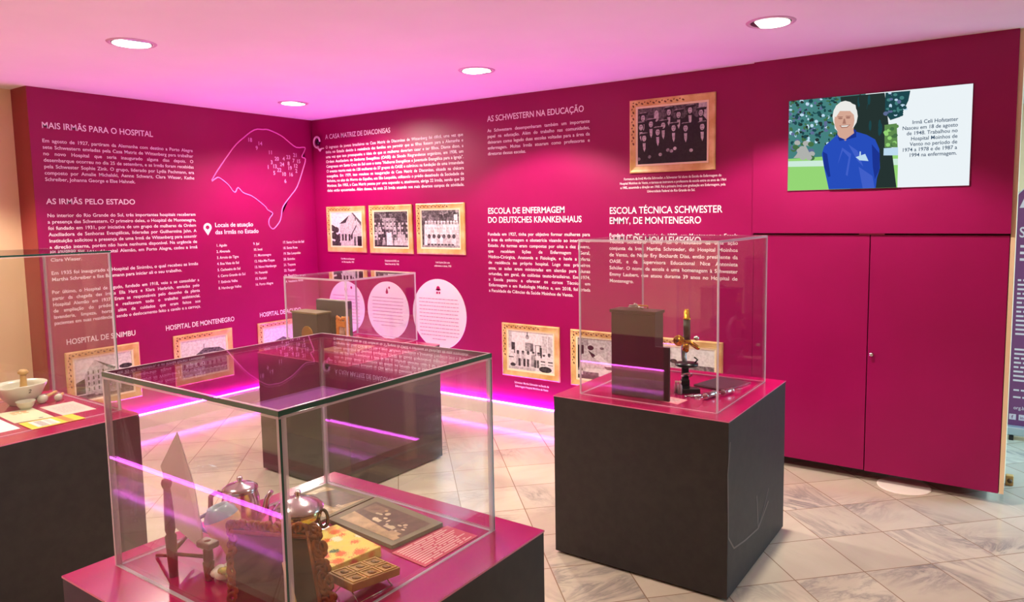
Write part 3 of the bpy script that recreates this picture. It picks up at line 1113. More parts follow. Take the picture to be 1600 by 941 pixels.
def spoly(P, c):
    p.poly([sp(*a) for a in P], c)


def sell(cx, cy, rx, ry, c, n=16):
    spoly([(cx + rx * math.cos(2 * PI * k / n), cy + ry * math.sin(2 * PI * k / n)) for k in range(n)], c)


R = random.Random(11)
p.rect(0, 0, 1, 1, 0)
spoly([(130, 560), (860, 560), (860, 775), (130, 795)], 4)
spoly([(130, 605), (860, 590), (860, 630), (130, 640)], 5)
spoly([(130, 230), (640, 185), (640, 560), (130, 590)], 2)
for k in range(420):
    x, y = R.uniform(135, 620), R.uniform(200, 500)
    sell(x, y, R.uniform(5, 17), R.uniform(4, 13), R.choice((1, 1, 3, 2, 2, 12, 13, 14)), 7)
for k in range(24):
    sell(R.uniform(150, 300), R.uniform(490, 590), 22, 16, R.choice((15, 12, 13, 15)), 8)
spoly([(170, 585), (250, 500), (300, 585)], 15)
spoly([(480, 205), (760, 180), (752, 400), (770, 600), (850, 772), (560, 780), (600, 500)], 3)
for k in range(30):
    x = R.uniform(600, 745)
    sell(x, R.uniform(200, 720), 9, 34, R.choice((3, 1, 3, 3)), 8)
spoly([(765, 180), (915, 168), (905, 230), (860, 330), (800, 350), (765, 300)], 1)
for k in range(40):
    sell(R.uniform(770, 890), R.uniform(180, 320), R.uniform(8, 18), R.uniform(6, 14), R.choice((1, 2, 14, 1, 13)), 8)
spoly([(765, 380), (840, 370), (850, 520), (770, 520)], 16)
for k in range(20):
    sell(R.uniform(770, 840), R.uniform(380, 510), 14, 12, R.choice((16, 12, 4)), 8)
spoly([(765, 525), (852, 520), (855, 570), (765, 570)], 14)
spoly([(852, 400), (862, 400), (866, 775), (856, 775)], 0)
# person: polo shirt, arms behind the back, white hair
spoly([(470, 435), (585, 420), (655, 440), (710, 470), (738, 530), (745, 650), (728, 712), (722, 778), (418, 782), (412, 705), (382, 640), (366, 560), (380, 512), (420, 480)], 6)
spoly([(690, 500), (742, 560), (742, 660), (715, 720), (700, 640)], 7)
spoly([(372, 545), (402, 560), (428, 700), (412, 705), (380, 630)], 7)
spoly([(540, 500), (600, 540), (640, 640), (600, 600)], 11)
spoly([(610, 640), (700, 700), (715, 776), (640, 779)], 11)
spoly([(500, 520), (560, 560), (540, 700), (470, 640)], 11)
spoly([(505, 540), (545, 580), (520, 740), (450, 690)], 6)
spoly([(465, 395), (570, 385), (575, 430), (520, 478), (468, 450)], 8)
spoly([(462, 430), (480, 478), (530, 470), (590, 455), (588, 412), (570, 405), (575, 430), (520, 470), (480, 455)], 7)
sell(514, 325, 82, 96, 9)
spoly([(440, 300), (470, 300), (470, 420), (448, 400)], 9)
sell(510, 350, 66, 86, 8)
spoly([(436, 320), (452, 260), (520, 232), (580, 255), (592, 325), (575, 320), (545, 292), (480, 292), (455, 330)], 9)
sell(484, 338, 15, 6, 10); sell(534, 334, 15, 6, 10)
spoly([(466, 326), (500, 326), (500, 331), (466, 331)], 10); spoly([(518, 322), (552, 322), (552, 327), (518, 327)], 10)
spoly([(506, 340), (514, 340), (522, 372), (498, 372)], 10)
spoly([(478, 382), (552, 376), (530, 396), (494, 398)], 10); spoly([(488, 384), (542, 380), (526, 390), (496, 391)], 9)
spoly([(590, 580), (650, 560), (672, 605), (615, 600)], 14); spoly([(614, 545), (622, 545), (624, 600), (612, 600)], 14)
p.build('screen_picture', t, SM)
m = MB()
for i, s in enumerate(['Irmã Celi Hofstatter', 'Nasceu em 18 de agosto', 'de 1948. Trabalhou no', 'Hospital Moinhos de', 'Vento no período de', '1974 a 1978 e de 1987 a', '1994 na enfermagem.']):
    a = sp(1196, 357 + i * 35.2)
    put_text(m.bm, lambda u, v: q(u, v, 0.0155), s, sx0 + (sx1 - sx0) * a[0], sz0 + (sz1 - sz0) * a[1], 0.0285, 0.93, align='R')
m.build('screen_lettering', emis('screen_text', lin((60, 84, 110)), 1.0), t, recalc=False)

# ================================================================== built in cupboard
t = thing('built_in_cupboard', 'flush magenta double door cupboard under the wall screen', 'cupboard', (4.85, 0, 0.06))
m = MB(); m.box(-0.676, 0.012, 0.0, 0.674, 0.0195, 1.4035)
m.build('carcass', mat('cupboard_shadow_gap', (52, 6, 26), 0.6), t)
m = MB(); m.box(-0.672, -0.012, 0.006, -0.002, 0.012, 1.397)
m.build('door', M_WALL, t, bevel=0.0015)
m = MB(); m.box(0.003, -0.012, 0.003, 0.672, 0.012, 1.397)
d = m.build('door', M_WALL, t, bevel=0.0015)
m = MB()
m.lathe([(0.010, 0.0), (0.010, 0.006), (0.006, 0.010), (0.011, 0.018), (0.010, 0.022), (0, 0.023)], 16, M=Matrix.Translation((0.026, -0.012, 0.705)) @ Matrix.Rotation(PI / 2, 4, 'X'), cap=False)
k = m.build('knob', M_STEEL, d)
m = MB(); m.box(-0.06, -0.013, 1.3985, 0.075, -0.004, 1.4045)
m.build('latch_plate', mat('latch_pink', (190, 70, 110), 0.4), t)

# thin white disc on the floor, door stop
m = MB(); m.lathe([(0, 0), (0.142, 0), (0.142, 0.003), (0.136, 0.005), (0, 0.005)], 48, M=Matrix.Translation((5.062, 0.02, 0.0)), cap=False, smooth=False)
tag(m.build('floor_disc', mat('floor_disc_white', (240, 230, 218), 0.4)), 'round white disc on the floor before the cupboard', 'floor cover')
t = thing('door_stop', 'small brown stop on the floor at the end of the magenta panel', 'door stop', (5.568, 0.36, 0))
m = MB(); m.box(-0.018, -0.02, 0, 0.022, 0.02, 0.06)
m.build('block', M_LWOOD, t, bevel=0.006)
m = MB(); m.ball((0.003, -0.02, 0.03), 0.013)
m.build('rubber_bumper', mat('brown_rubber', (96, 70, 46), 0.6), t)

# ------------------------------------------------------------------ roll-up banner in the passage
M_BAN = mat('banner_purple', (122, 62, 118), 0.5)
M_BTX = mat('banner_text', (226, 214, 232), 0.5)
t = thing('roll_up_banner', 'tall purple roll up banner standing in the passage at the right', 'banner', (5.535, 1.4, 0))
m = MB()
pts = [(0.0, 0.09), (0.85, 0.09), (0.85, 1.70), (0.83, 1.725), (0.03, 1.725), (0.0, 1.70)]
m.prism(pts, -0.002, 0.002, M=Matrix.Rotation(PI / 2, 4, 'X'))
banner = m
m = MB(); m.tube([(0.0, -0.002, 0.09), (0.0, -0.002, 1.69), (0.035, -0.002, 1.728), (0.81, -0.002, 1.728)], 0.005, 8)
m.build('edge_rail', mat('banner_rail', (206, 200, 210), 0.3, 0.6), t)
m = MB(); m.box(0.0, -0.06, 0.03, 0.85, 0.06, 0.09)
m.build('base', mat('banner_base', (190, 205, 216), 0.3, 0.5), t, bevel=0.008)
for x in (0.03, 0.8):
    m = MB(); m.box(x - 0.014, -0.07, 0.0, x + 0.014, 0.07, 0.03)
    m.build('foot', M_BLACK, t)
q = lambda u, v, e=0.003: Vector((u, -e, v))
m = MB()
R = random.Random(5)
put_text(m.bm, q, 'ST', 0.02, 1.40, 0.10, 0.8)
put_text(m.bm, q, 'N T', 0.06, 1.53, 0.045, 0.9)
for z in (1.33, 1.285, 1.24):
    dashes(m.bm, q, 0.03, 0.7, z, 0.017, 0, R)
for i in range(13):
    dashes(m.bm, q, 0.025, 0.80 if i < 12 else 0.1, 1.10 - 0.031 * i, 0.013, 0, R)
for i in range(8):
    dashes(m.bm, q, 0.025, 0.80 if i < 7 else 0.2, 0.62 - 0.031 * i, 0.013, 0, R)
dashes(m.bm, q, 0.03, 0.5, 0.335, 0.012, 0, R)
dashes(m.bm, q, 0.03, 0.6, 0.285, 0.012, 0, R)
put_text(m.bm, q, 'org.br', 0.035, 0.205, 0.034, 0.9)
merge_print(banner, m, 1)
m = MB()
m.quad([q(0.015, 1.60), q(0.065, 1.60), q(0.10, 1.68), q(0.045, 1.68)])
for u in (0.012, 0.068):
    m.quad([q(u, 0.13), q(u + 0.04, 0.13), q(u + 0.04, 0.17), q(u, 0.17)])
merge_print(banner, m, 1)
m = MB()
put_text(m.bm, lambda u, v: q(u, v, 0.0045), 'f', 0.026, 0.137, 0.036)
put_text(m.bm, lambda u, v: q(u, v, 0.0045), 'in', 0.075, 0.139, 0.03)
merge_print(banner, m, 0)
banner.build('sheet', [M_BAN, M_BTX], t, recalc=False)

# ================================================================== pedestals and glass cases
TZ = 0.762


def pedestal(x0, y0, x1, y1, label):
    cx, cy = (x0 + x1) / 2, (y0 + y1) / 2
    a, b = (x1 - x0) / 2, (y1 - y0) / 2
    t = thing('display_pedestal', label, 'pedestal', (cx, cy, 0), 0, 'black display pedestals')
    m = MB(); m.box(-a, -b, 0.012, a, b, TZ - 0.005)
    m.build('body', M_DARK, t, bevel=0.002)
    m = MB(); m.box(-a + 0.03, -b + 0.03, 0.0, a - 0.03, b - 0.03, 0.012)
    m.build('plinth', M_BLACK, t)
    m = MB(); m.box(-a - 0.001, -b - 0.001, TZ - 0.005, a + 0.001, b + 0.001, TZ, faces=(1, 0, 1, 1, 1, 1))
    m.build('top', [M_TOP, M_TOPEDGE], t)
    return t


pedestal(3.72, -3.79, 4.552, -2.975, 'black pedestal with magenta top in the foreground, carrying the lowest glass case')
pr = pedestal(3.795, -1.75, 4.63, -0.92, 'black pedestal under the tall glass case with the microscope')
pedestal(1.60, -1.79, 2.43, -1.01, 'black pedestal furthest back, near the room corner')
pedestal(1.585, -3.77, 2.412, -2.94, 'black pedestal at the left edge, carrying the mortar bowl')
# chalky scuffs on the right pedestal
m = MB()
for P, r in (([(-1.731, .673), (-1.757, .548), (-1.743, .275), (-1.671, .202), (-1.527, .179), (-1.334, .161), (-1.186, .237)], 0.004), ([(-1.367, .325), (-1.352, .24), (-1.338, .162)], 0.0045), ([(-1.186, .30), (-1.25, .23), (-1.338, .165)], 0.003)):
    P3 = [Vector((4.631 - 4.2125, y + 1.335, z)) for y, z in P]
    for A, B in zip(P3, P3[1:]):
        d_ = (B - A).normalized().cross(Vector((1, 0, 0))) * r
        m.quad([A + d_, B + d_, B - d_, A - d_])
m.build('scuff_marks', mat('chalk_scuff', (118, 108, 102), 0.8), pr, recalc=False)


def glass_case(x0, y0, x1, y1, h, label, g=0.008, edge=None, vedge=None, seam=0.006):
    cx, cy = (x0 + x1) / 2, (y0 + y1) / 2
    a, b = (x1 - x0) / 2, (y1 - y0) / 2
    t = thing('glass_case', label, 'glass case', (cx, cy, TZ), 0, 'clear glass display cases')
    mats = [M_GLASS, edge or M_GEDGE, vedge or M_GVEDGE]
    zt = h - g - 0.0006
    # faces order: bottom, top, -y, +x, +y, -x
    m = MB(); m.box(-a, -b, 0.0005, a, -b + g, zt, faces=(2, 1, 0, 1, 0, 2)); m.build('glass_pane', mats, t)
    m = MB(); m.box(-a, b - g, 0.0005, a, b, zt, faces=(2, 1, 0, 1, 0, 2)); m.build('glass_pane', mats, t)
    e = 0.0006
    m = MB(); m.box(-a, -b + g + e, 0.0005, -a + g, b - g - e, zt, faces=(2, 1, 2, 0, 2, 0)); m.build('glass_pane', mats, t)
    m = MB(); m.box(a - g, -b + g + e, 0.0005, a, b - g - e, zt, faces=(2, 1, 2, 0, 2, 0)); m.build('glass_pane', mats, t)
    m = MB(); m.box(-a - 0.001, -b - 0.001, h - g, a + 0.001, b + 0.001, h, faces=(0, 0, 1, 1, 1, 1)); m.build('glass_lid', mats, t)
    # bonded seams with painted edge highlights: along the corners, under the lid and along the foot
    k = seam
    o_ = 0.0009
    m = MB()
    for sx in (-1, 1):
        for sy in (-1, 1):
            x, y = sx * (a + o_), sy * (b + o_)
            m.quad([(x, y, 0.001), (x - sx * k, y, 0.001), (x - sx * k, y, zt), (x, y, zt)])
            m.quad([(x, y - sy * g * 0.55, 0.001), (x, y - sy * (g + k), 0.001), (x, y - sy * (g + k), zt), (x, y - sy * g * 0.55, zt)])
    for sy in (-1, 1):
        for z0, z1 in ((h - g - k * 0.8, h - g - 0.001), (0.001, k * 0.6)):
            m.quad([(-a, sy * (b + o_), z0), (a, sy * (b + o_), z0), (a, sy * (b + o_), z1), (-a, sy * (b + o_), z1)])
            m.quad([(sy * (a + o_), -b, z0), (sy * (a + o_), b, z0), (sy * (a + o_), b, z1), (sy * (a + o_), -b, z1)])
    e2 = h + 0.0006  # painted highlight line along the rim of the lid
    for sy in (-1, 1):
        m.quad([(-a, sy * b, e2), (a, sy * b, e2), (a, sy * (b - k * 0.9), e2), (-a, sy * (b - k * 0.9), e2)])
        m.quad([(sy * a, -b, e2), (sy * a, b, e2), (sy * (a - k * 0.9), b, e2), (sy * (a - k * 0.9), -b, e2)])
    m.build('seam_highlight', M_SEAM_HL, t, recalc=False)
    return t


glass_case(3.777, -3.695, 4.443, -3.047, 0.48, 'low wide glass case in the foreground with green glass edges', g=0.010, seam=0.007)
glass_case(3.887, -1.665, 4.551, -0.993, 0.722, 'tall glass case standing over the microscope and dark box', g=0.006, edge=M_GVEDGE)
glass_case(1.585 + 0.02, -1.573, 2.19, -0.965, 0.463, 'glass case furthest back, in front of the white discs', g=0.007, edge=M_GVEDGE)
glass_case(1.65, -3.615, 2.29, -2.955, 0.708, 'glass case at the left edge, over the mortar and pestles', g=0.007)

# ================================================================== left pedestal: mortar and cards
t = thing('mortar_bowl', 'large cream porcelain mortar bowl with a spout, at the left edge', 'mortar', (1.768, -3.142, TZ))
m = MB()
prof = [(0, 0.0), (0.045, 0.0), (0.050, 0.004), (0.075, 0.035), (0.094, 0.075), (0.103, 0.092), (0.104, 0.097), (0.098, 0.098), (0.088, 0.080), (0.066, 0.038), (0.03, 0.018), (0, 0.015)]
m.lathe(prof, 40, cap=False)
for v in m.bm.verts:                                            # pouring lip towards the left front
    a = math.atan2(v.co.y, v.co.x)
    d_ = math.cos(a - math.radians(-52))
    if d_ > 0.9 and v.co.z > 0.06:
        k_ = (d_ - 0.9) / 0.1
        v.co.x *= 1 + 0.14 * k_; v.co.y *= 1 + 0.14 * k_; v.co.z -= 0.004 * k_
m.build('bowl', M_PORC, t)
m = MB()
put_text(m.bm, lambda u, v: Vector(((0.0945 + (v - 0.075) * 0.5) * math.cos(math.radians(1) + u / 0.094), (0.0945 + (v - 0.075) * 0.5) * math.sin(math.radians(1) + u / 0.094), v)) * 1.0 + Vector((0.0012, 0, 0)), '2', 0.0, 0.062, 0.026, align='C')
m.build('printed_mark', mat('mark_grey', (90, 90, 84), 0.6), t)
t = thing('pestle', 'pestle standing upright in the large mortar bowl', 'pestle', (1.765, -3.132, TZ + 0.03))
m = MB()
MM = Matrix.Rotation(0.12, 4, 'Y')
m.lathe([(0, 0), (0.022, 0.002), (0.024, 0.018), (0.017, 0.03), (0.0155, 0.04), (0.0125, 0.09), (0.0125, 0.11)], 20, M=MM)
m.build('handle', M_LWOOD, t)
m = MB(); m.lathe([(0.0125, 0.108), (0.021, 0.114), (0.022, 0.120), (0.014, 0.130), (0, 0.131)], 20, M=MM, cap=False)
m.build('cap', noisy('pestle_cap', (150, 110, 60), (200, 160, 100), 20, 0.5), t)
t = thing('mortar_bowl', 'tiny white porcelain cup in front of the large mortar bowl', 'mortar', (1.888, -3.172, TZ))
m = MB(); m.lathe([(0, 0), (0.02, 0), (0.031, 0.016), (0.037, 0.034), (0.038, 0.037), (0.034, 0.036), (0.026, 0.018), (0.01, 0.008), (0, 0.007)], 28, cap=False)
m.build('bowl', M_PORC, t)


def lying_pestle(p0, p1, r, label):
    p0, p1 = Vector(p0), Vector(p1)
    d_ = p1 - p0
    t = thing('pestle', label, 'pestle', (p0.x, p0.y, TZ + r), math.atan2(d_.y, d_.x), 'pestles lying on the left pedestal')
    L = d_.length
    MM = Matrix.Rotation(PI / 2, 4, 'Y')
    m = MB(); m.lathe([(0, -r * 0.8), (r * 0.7, -r * 0.6), (r, 0), (r * 0.95, r), (r * 0.55, r * 1.9), (r * 0.45, r * 2.2)], 20, M=MM)
    m.build('head', M_PORC, t)
    m = MB(); m.lathe([(r * 0.45, r * 2.2), (r * 0.38, L * 0.6), (r * 0.42, L * 0.9), (r * 0.3, L), (0, L * 1.01)], 16, M=MM, cap=False)
    m.build('handle', M_LWOOD, t)


lying_pestle((1.842, -3.090), (1.735, -2.985), 0.020, 'larger pestle lying beside the mortar bowl, white head towards the viewer')
lying_pestle((1.856, -3.028), (1.785, -2.977), 0.016, 'smaller pestle lying near the case corner')


def card(name, P, label, cat, base, z=0.0, th=0.0012, draw=None, mats=None, group=None):
    """flat card with corners P (counter clockwise from near-left): origin at its centre"""
    c = sum((Vector(p) for p in P), Vector((0, 0))) / 4
    t = thing(name, label, cat, (c.x, c.y, TZ + z), 0, group)
    sh = MB(); sh.prism([(p[0] - c.x, p[1] - c.y) for p in P], 0.0003, th)
    if draw:
        L = [Vector(p) - c for p in P]

        def q(s, tt, e=0.0):
            a = L[0].lerp(L[1], s); b = L[3].lerp(L[2], s)
            r = a.lerp(b, tt)
            return Vector((r.x, r.y, th + 0.0003 + e))
        m = MB()
        draw(m, q)
        merge_print(sh, m, 1)
    sh.build('sheet', [base] + list(mats or []), t, recalc=False)
    return t


M_PK = mat('card_pink', (238, 196, 184), 0.5); M_GR = mat('card_green', (205, 208, 172), 0.5); M_YE = mat('card_yellow', (240, 200, 60), 0.5)
M_OR = mat('print_orange', (222, 132, 66), 0.5); M_INK = mat('print_ink', (70, 66, 70), 0.5); M_WH2 = mat('card_white', (236, 228, 222), 0.5); M_PKT = mat('print_rose', (214, 130, 140), 0.5)


def rct(m, q, a, b, c, d, mi=0, e=0.0):
    m.quad([q(a, b, e), q(c, b, e), q(c, d, e), q(a, d, e)], mi)


def d_pink(m, q):
    R = random.Random(3)
    for i in range(7):
        dashes(m.bm, lambda u, v: q(u, v), 0.15, 0.85, 0.2 + 0.09 * i, 0.025, 0, R)


def d_green(m, q):
    R = random.Random(4)
    for i in range(3):
        dashes(m.bm, lambda u, v: q(u, v), 0.3, 0.75, 0.66 + 0.08 * i, 0.045, 0, R)
    rct(m, q, 0.66, 0.08, 0.78, 0.13, 1)


def d_yellow(m, q):
    rct(m, q, 0.66, 0.0, 0.8, 1, 2); rct(m, q, 0.14, 0.12, 0.56, 0.9, 3, 0.0001)
    for i in range(10):
        rct(m, q, 0.22, 0.15 + 0.072 * i, 0.36, 0.185 + 0.072 * i, 1, 0.0002)
        rct(m, q, 0.40, 0.15 + 0.072 * i, 0.50, 0.17 + 0.072 * i, 1, 0.0002)


def d_bw(m, q):
    R = random.Random(6)
    for k in range(12):
        a, b = R.uniform(.1, .8), R.uniform(.1, .8)
        rct(m, q, a, b, a + R.uniform(.04, .16), b + R.uniform(.05, .16), 1, 0.0001)


CM = [M_OR, M_INK, M_OR, M_WH2]
card('printed_card', [(2.16, -3.135), (2.172, -3.005), (1.928, -2.996), (1.92, -3.13)], 'pale pink printed leaflet on the left pedestal, closest to the glass corner', 'leaflet', M_PK, draw=d_pink, mats=[M_PKT])
card('printed_card', [(2.115, -3.30), (2.15, -3.165), (1.897, -3.150), (1.875, -3.285)], 'pale green card with orange print on the left pedestal', 'leaflet', M_GR, draw=d_green, mats=CM)
card('printed_card', [(2.292, -3.302), (2.298, -3.105), (2.175, -3.105), (2.14, -3.295)], 'yellow scale card on the left pedestal edge', 'leaflet', M_YE, z=0.0015, draw=d_yellow, mats=CM)
card('printed_card', [(2.225, -3.55), (2.222, -3.318), (1.99, -3.308), (1.985, -3.55)], 'white leaflet with black marks cut by the left edge', 'leaflet', M_WH2, draw=d_bw, mats=CM)

# ================================================================== far pedestal
t = thing('wall_clock_radio', 'dark grey box with a round gold emblem inside the far glass case', 'box', (1.763, -1.50, TZ))
t.name = 'dark_box'
m = MB(); m.box(-0.125, -0.05, 0, 0.125, 0.06, 0.225)
m.build('body', mat('box_charcoal', (38, 35, 32), 0.5), t, bevel=0.004)
m = MB(); m.box(-0.130, -0.055, 0.226, 0.130, 0.062, 0.236)
m.build('lid', noisy('box_lid', (120, 104, 70), (92, 78, 52), 12, 0.5), t)
m = MB(); m.lathe([(0.0, 0.0), (0.055, 0.0), (0.058, 0.004), (0.052, 0.007), (0, 0.007)], 32, M=Matrix.Translation((0.03, -0.051, 0.09)) @ Matrix.Rotation(PI / 2, 4, 'X'), cap=False)
m.build('emblem', mat('emblem_gold', (140, 96, 40), 0.4, 0.6), t)
t = thing('grey_book', 'tall dark grey album standing behind the box in the far glass case', 'book', (1.855, -1.385, TZ))
m = MB(); m.box(-0.15, -0.022, 0, 0.15, 0.022, 0.30)
m.build('cover', mat('album_grey', (64, 62, 64), 0.55), t, bevel=0.004)
m = MB(); m.box(-0.145, -0.017, 0.3005, 0.147, 0.017, 0.303)
m.build('pages', mat('album_pages', (150, 140, 130), 0.8), t)
t = thing('ornate_frame', 'small orange carved frame inside the far glass case', 'picture', (2.068, -1.50, TZ), -0.1)
m = MB()
for x0, x1, z0, z1 in ((-0.062, -0.036, 0, 0.20), (0.036, 0.062, 0, 0.225), (-0.062, 0.062, 0.0, 0.03), (-0.045, 0.045, 0.155, 0.19)):
    m.box(x0, -0.006, z0, x1, 0.006, z1)
for k in range(7):
    m.ball((-0.055 + 0.018 * k, 0, 0.195 + 0.016 * abs(math.cos(k * 0.9))), 0.012, 0.007, 0.014, 10)
for k in range(9):
    for s in (-1, 1):
        m.ball((s * 0.062, 0, 0.02 + 0.021 * k), 0.008, 0.006, 0.01, 8)
m.build('frame', noisy('orange_wood', (206, 128, 40), (170, 90, 24), 30, 0.4), t)
m = MB(); m.box(-0.034, -0.003, 0.031, 0.034, 0.003, 0.153)
m.build('photograph', noisy('old_print', (200, 160, 140), (90, 50, 40), 22, 0.5), t)
card('open_booklet', [(1.86, -1.32), (1.895, -1.545), (2.165, -1.53), (2.10, -1.27)], 'cream sheet lying open on the far pedestal', 'booklet', mat('aged_paper', (226, 190, 150), 0.6), th=0.004,
     draw=lambda m, q: [dashes(m.bm, lambda u, v: q(u, v), 0.1, 0.9, 0.15 + 0.09 * i, 0.02, 0, random.Random(i)) for i in range(8)], mats=[mat('paper_print', (200, 150, 110), 0.6)])

# ================================================================== tall case: microscope box, microscope, instruments
t = thing('microscope_box', 'tall dark brown wooden box left of the microscope', 'box', (4.128, -1.505, TZ), 0.0)
M_MBOX = noisy('dark_mahogany', (54, 20, 18), (42, 14, 13), 8, 0.35, stretch=(3, 3, 0.4))
m = MB()
m.box(-0.112, -0.09, 0, 0.108, 0.0, 0.385)
m.build('body', M_MBOX, t, bevel=0.002)
m = MB(); m.box(-0.118, -0.096, 0.3855, 0.113, 0.005, 0.400)
m.build('lid', M_MBOX, t, bevel=0.002)
m = MB(); m.box(0.1085, -0.094, 0.002, 0.178, -0.080, 0.245)
m.build('door', M_MBOX, t, bevel=0.0015)
m = MB(); m.tube([(-0.03, 0, 0.4), (-0.03, 0, 0.412), (0.03, 0, 0.412), (0.03, 0, 0.4)], 0.003, 8)
m.build('handle', M_BRASS, t)
t = thing('instrument_coil', 'small coiled metal instrument on top of the dark box', 'instrument', (4.105, -1.545, TZ + 0.4005))
m = MB(); m.tube([((0.024 - 0.0003 * k) * math.cos(k * 0.5), 0.016 * math.sin(k * 0.5), 0.004 + 0.0006 * k) for k in range(30)], 0.0035, 8)
m.build('coil', mat('dull_steel', (150, 140, 136), 0.3, 1.0), t)
m = MB(); m.tube([(0.01, 0, 0.018), (0.03, -0.004, 0.012), (0.05, -0.006, 0.004)], 0.0035, 8)
m.build('stem', M_STEEL, t)

t = thing('microscope', 'old brass and black microscope in the tall glass case', 'microscope', (4.292, -1.366, TZ), math.radians(34))
m = MB()
m.prism([(-0.055, -0.05), (0.055, -0.05), (0.055, -0.015), (0.02, 0.0), (0.02, 0.05), (-0.02, 0.05), (-0.02, 0.0), (-0.055, -0.015)], 0.0, 0.022)
m.build('foot', M_BLACK, t, bevel=0.003)
m = MB(); m.box(-0.016, 0.022, 0.022, 0.016, 0.046, 0.12); m.box(-0.02, 0.018, 0.022, 0.02, 0.05, 0.05)
m.build('pillar', M_BLACK, t, bevel=0.003)
m = MB(); m.tube([(0, 0.034, 0.12), (0, 0.062, 0.15), (0, 0.07, 0.20), (0, 0.05, 0.245), (0, 0.018, 0.262)], [0.012, 0.013, 0.013, 0.012, 0.011], 12)
m.build('arm', mat('microscope_grey', (150, 146, 150), 0.3, 0.7), t)
m = MB(); m.lathe([(0, 0.122), (0.052, 0.122), (0.054, 0.126), (0.054, 0.134), (0, 0.135)], 36, cap=False)
m.build('stage', M_BLACK, t)
m = MB(); m.tube([(0.036, -0.01, 0.136), (0.05, -0.006, 0.150), (0.04, 0.014, 0.158)], 0.004, 8)
m.build('stage_clip', M_BLACK, t)
m = MB(); m.lathe([(0, 0), (0.026, 0), (0.026, 0.004), (0, 0.004)], 24, M=Matrix.Translation((0, -0.006, 0.075)) @ Matrix.Rotation(-0.7, 4, 'X'), cap=False)
m.build('mirror', M_STEEL, t)
m = MB(); m.lathe([(0.0165, 0.245), (0.0165, 0.345), (0.0145, 0.345)], 24)
m.build('tube', mat('tube_brown', (40, 22, 14), 0.35, 0.2), t)
m = MB(); m.lathe([(0.0185, 0.342), (0.0185, 0.350), (0.0145, 0.352), (0.0145, 0.378), (0.012, 0.380), (0.012, 0.390), (0, 0.390)], 24, cap=False)
m.build('eyepiece', M_BRASS, t)
m = MB()
m.lathe([(0, 0.226), (0.014, 0.230), (0.020, 0.238), (0.018, 0.246), (0, 0.248)], 24, cap=False)
m.build('nosepiece', M_BRASS, t)
for ang, ln in ((0.0, 0.045), (0.95, 0.055), (-0.2, 0.04)):
    MM = Matrix.Translation((0.012 * math.sin(ang), 0, 0.236)) @ Matrix.Rotation(PI - ang, 4, 'Y')
    m = MB(); m.lathe([(0, 0), (0.009, 0.0), (0.010, 0.02), (0.0115, 0.024), (0.010, ln), (0.005, ln + 0.006), (0, ln + 0.006)], 16, M=MM, cap=False)
    m.build('objective', M_BRASS, t)
m = MB(); m.lathe([(0, 0), (0.024, 0), (0.026, 0.003), (0.026, 0.010), (0.021, 0.014), (0.008, 0.010), (0.006, 0.02), (0, 0.02)], 24, M=Matrix.Translation((-0.040, -0.010, 0.245)) @ Matrix.Rotation(PI / 2, 4, 'X'), cap=False)
m.build('focus_knob', M_BRASS, t)
m = MB(); m.tube([(-0.04, -0.012, 0.245), (-0.006, 0.0, 0.245)], 0.006, 8)
m.build('knob_shaft', M_BRASS, t)
m = MB(); m.ball((0.045, -0.002, 0.252), 0.013, 0.013, 0.012)
m.build('side_cap', M_STEEL, t)

for i, (x, y, h_, lab) in enumerate(((4.265, -1.56, 0.055, 'little glass bottle leftmost, standing in front of the box door'), (4.292, -1.535, 0.062, 'little glass bottle nearest the microscope foot'))):
    t = thing('specimen_bottle', lab, 'bottle', (4.262 + 0.026 * i, -1.415 - 0.02 * i, TZ), 0, 'little bottles by the microscope')
    m = MB(); m.lathe([(0, 0), (0.0095, 0), (0.0105, 0.004), (0.0105, h_ * 0.65), (0.005, h_ * 0.76), (0.005, h_ * 0.85)], 18)
    m.build('bottle', mat('bottle_glass', (206, 180, 184), 0.1, 0.0, 0.8, alpha=0.55), t)
    m = MB(); m.lathe([(0.0065, h_ * 0.85), (0.0075, h_), (0, h_)], 14)
    m.build('stopper', M_PK, t)
card('caption_card', [(4.179, -1.571), (4.352, -1.614), (4.362, -1.522), (4.191, -1.497 - 0.0)], 'pale pink caption card lying before the dark box', 'label card', mat('caption_pink', (232, 150, 160), 0.45), th=0.002,
     draw=lambda m, q: [dashes(m.bm, lambda u, v: q(u, v), 0.08, 0.92, 0.2 + 0.16 * i, 0.05, 0, random.Random(i)) for i in range(4)], mats=[M_WH2])
t = thing('instrument_tray', 'flat dark purple case lying behind the metal instruments', 'case', (4.395, -1.165, TZ), math.radians(-12))
m = MB(); m.box(-0.088, -0.115, 0, 0.088, 0.115, 0.010)
m.build('cover', mat('dark_leather', (74, 34, 48), 0.4), t, bevel=0.002)
m = MB(); m.box(-0.080, -0.107, 0.0104, 0.080, 0.107, 0.0115)
m.build('lining', mat('dark_lining', (62, 36, 52), 0.5), t)


